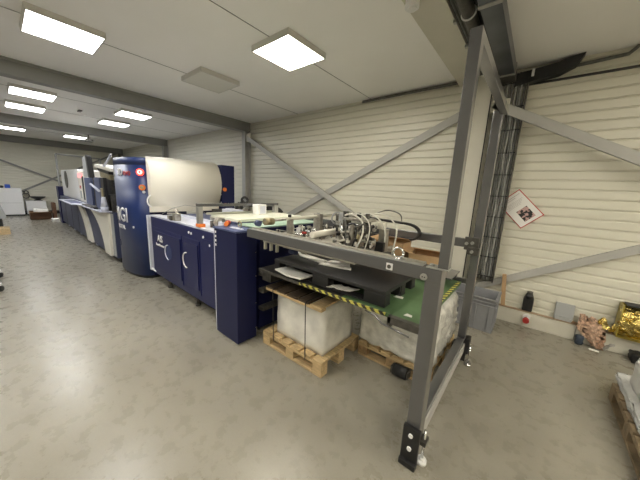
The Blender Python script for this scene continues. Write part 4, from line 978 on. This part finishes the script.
crumple('gold_foil', M['gold'], 'crumpled gold foil on the plinth left of gold box', 'foil', lambda u, v: (.745+.15*u, 4.17-.06*v+.02*math.sin(9*u), .235+.12*math.sin(PI*min(1, max(0, v)))*(.6+.4*math.sin(7*u))), 9, 7, .014, 24)
gb = thing('gold_box', 'open gold box stuffed with gold foil at the right edge', 'box', (1.1, 4.1, .203))
MB().box(.875, 1.30, 4.195, 4.205, .204, .56).box(.875, .885, 4.05, 4.2, .204, .56).box(1.29, 1.30, 4.05, 4.2, .204, .56).box(.875, 1.3, 4.05, 4.20, .204, .214).build('box_wall', M['goldcard'], gb)
MB().box(.90, 1.30, 4.04, 4.19, .565, .575).build('dark_lid_edge', M['black'], gb)
def foilf(u, v): return (.87+.42*u, 4.14-.10*math.sin(PI*v)-.03*math.sin(6*u), .215+.33*v)
rnd2 = random.Random(5); t = bmesh.new(); g_ = []
for i in range(17): g_.append([t.verts.new(Vector(foilf(i/16, j/14))+Vector((rnd2.uniform(-1, 1), rnd2.uniform(-1, 1), rnd2.uniform(-.5, .5)))*.015) for j in range(15)])
for i in range(16):
    for j in range(14): t.faces.new((g_[i][j], g_[i+1][j], g_[i+1][j+1], g_[i][j+1]))
bmesh.ops.recalc_face_normals(t, faces=t.faces[:])
b = MB(); b._add(t); b.build('foil_filling', M['gold'], gb)
bg = thing('black_white_bag', 'black and white object on the floor under the gold box', 'bag', (1.05, 4.0, 0))
rough_box(1.0, 1.16, 3.96, 4.10, .0, .10, .008, 4, seed=41, bev=.1).build('black_part', M['black'], bg)
MB().prism([(0, 0), (.10, .02), (.13, .12), (.03, .12)], .02, .002, M4=Matrix(((1, 0, 0, 1.03), (0, 0, 1, 3.93), (0, 1, 0, .01), (0, 0, 0, 1)))).build('white_part', M['white'], bg)

# poster (tilted)
po = thing('poster', 'tilted white poster with red border and printed picture on wall', 'poster', (-.14, 4.21, 1.5))
cT = Vector((-.179, 1.752)); cR = Vector((.085, 1.411)); cB = Vector((-.145, 1.232)); cL = Vector((-.375, 1.562))
cen = (cT+cR+cB+cL)/4
ang = math.atan2((cT-cL).y, (cT-cL).x); Wd = ((cT-cL).length+(cR-cB).length)/2; Hh = ((cL-cB).length+(cT-cR).length)/2
ca, sa = math.cos(ang), math.sin(ang)
def pm(v): return Vector((cen.x+v.x*ca-v.y*sa, 4.212-v.z, cen.y+v.x*sa+v.y*ca))
def pbox(x0, x1, y0, y1, z0, z1, nm, m):
    t = bmesh.new(); bmesh.ops.create_cube(t, size=1)
    for v in t.verts: v.co = pm(Vector(((v.co.x+.5)*(x1-x0)+x0, (v.co.y+.5)*(y1-y0)+y0, (v.co.z+.5)*(z1-z0)+z0)))
    bmesh.ops.recalc_face_normals(t, faces=t.faces[:]); b = MB(); b._add(t); return b.build(nm, m, po)
pbox(-Wd/2, Wd/2, -Hh/2, Hh/2, 0, .004, 'border', M['posterred'])
pbox(-Wd/2+.009, Wd/2-.009, -Hh/2+.009, Hh/2-.009, .003, .0055, 'sheet', M['poster'])
pbox(-.055, .075, -Hh/2+.045, -Hh/2+.20, .005, .007, 'picture', M['photo'])
pbox(-.12, .11, Hh/2-.045, Hh/2-.040, .005, .0065, 'printed_line', M['ink'])
pbox(-.05, .045, Hh/2-.066, Hh/2-.061, .005, .0065, 'printed_line', M['ink'])
for i in range(5): pbox(-.11+.02*(i % 2), .105-.015*i, Hh/2-.105-.014*i, Hh/2-.102-.014*i, .005, .0065, 'printed_line', M['ink'])

# ------------------------------------------------------------------ camera, world
cam_d = bpy.data.cameras.new('camera'); cam = bpy.data.objects.new('camera', cam_d); C.objects.link(cam)
yaw, pitch, roll, F = -.682314544, -.1883019, .0488824768, 260.043475
f = Vector((math.sin(yaw)*math.cos(pitch), math.cos(yaw)*math.cos(pitch), math.sin(pitch)))
r = f.cross(Vector((0, 0, 1))).normalized(); u = r.cross(f)
c_, s_ = math.cos(roll), math.sin(roll)
rx = r*c_+u*s_; ux = -r*s_+u*c_
mw = Matrix((rx, ux, -f)).transposed().to_4x4(); mw.translation = (0, 0, 1.6)
cam.matrix_world = mw
cam_d.sensor_width = 36; cam_d.sensor_fit = 'HORIZONTAL'; cam_d.lens = F/640*36; cam_d.clip_start = .05; cam_d.clip_end = 60
sc_ = bpy.context.scene; sc_.camera = cam
w = bpy.data.worlds.new('world'); sc_.world = w; w.use_nodes = True
w.node_tree.nodes['Background'].inputs[0].default_value = (.8, .85, .9, 1); w.node_tree.nodes['Background'].inputs[1].default_value = .3
sc_.view_settings.view_transform = 'Standard'; sc_.view_settings.look = 'None'; sc_.view_settings.gamma = 1; sc_.view_settings.use_curve_mapping = False
sc_.view_settings.exposure = 1.46
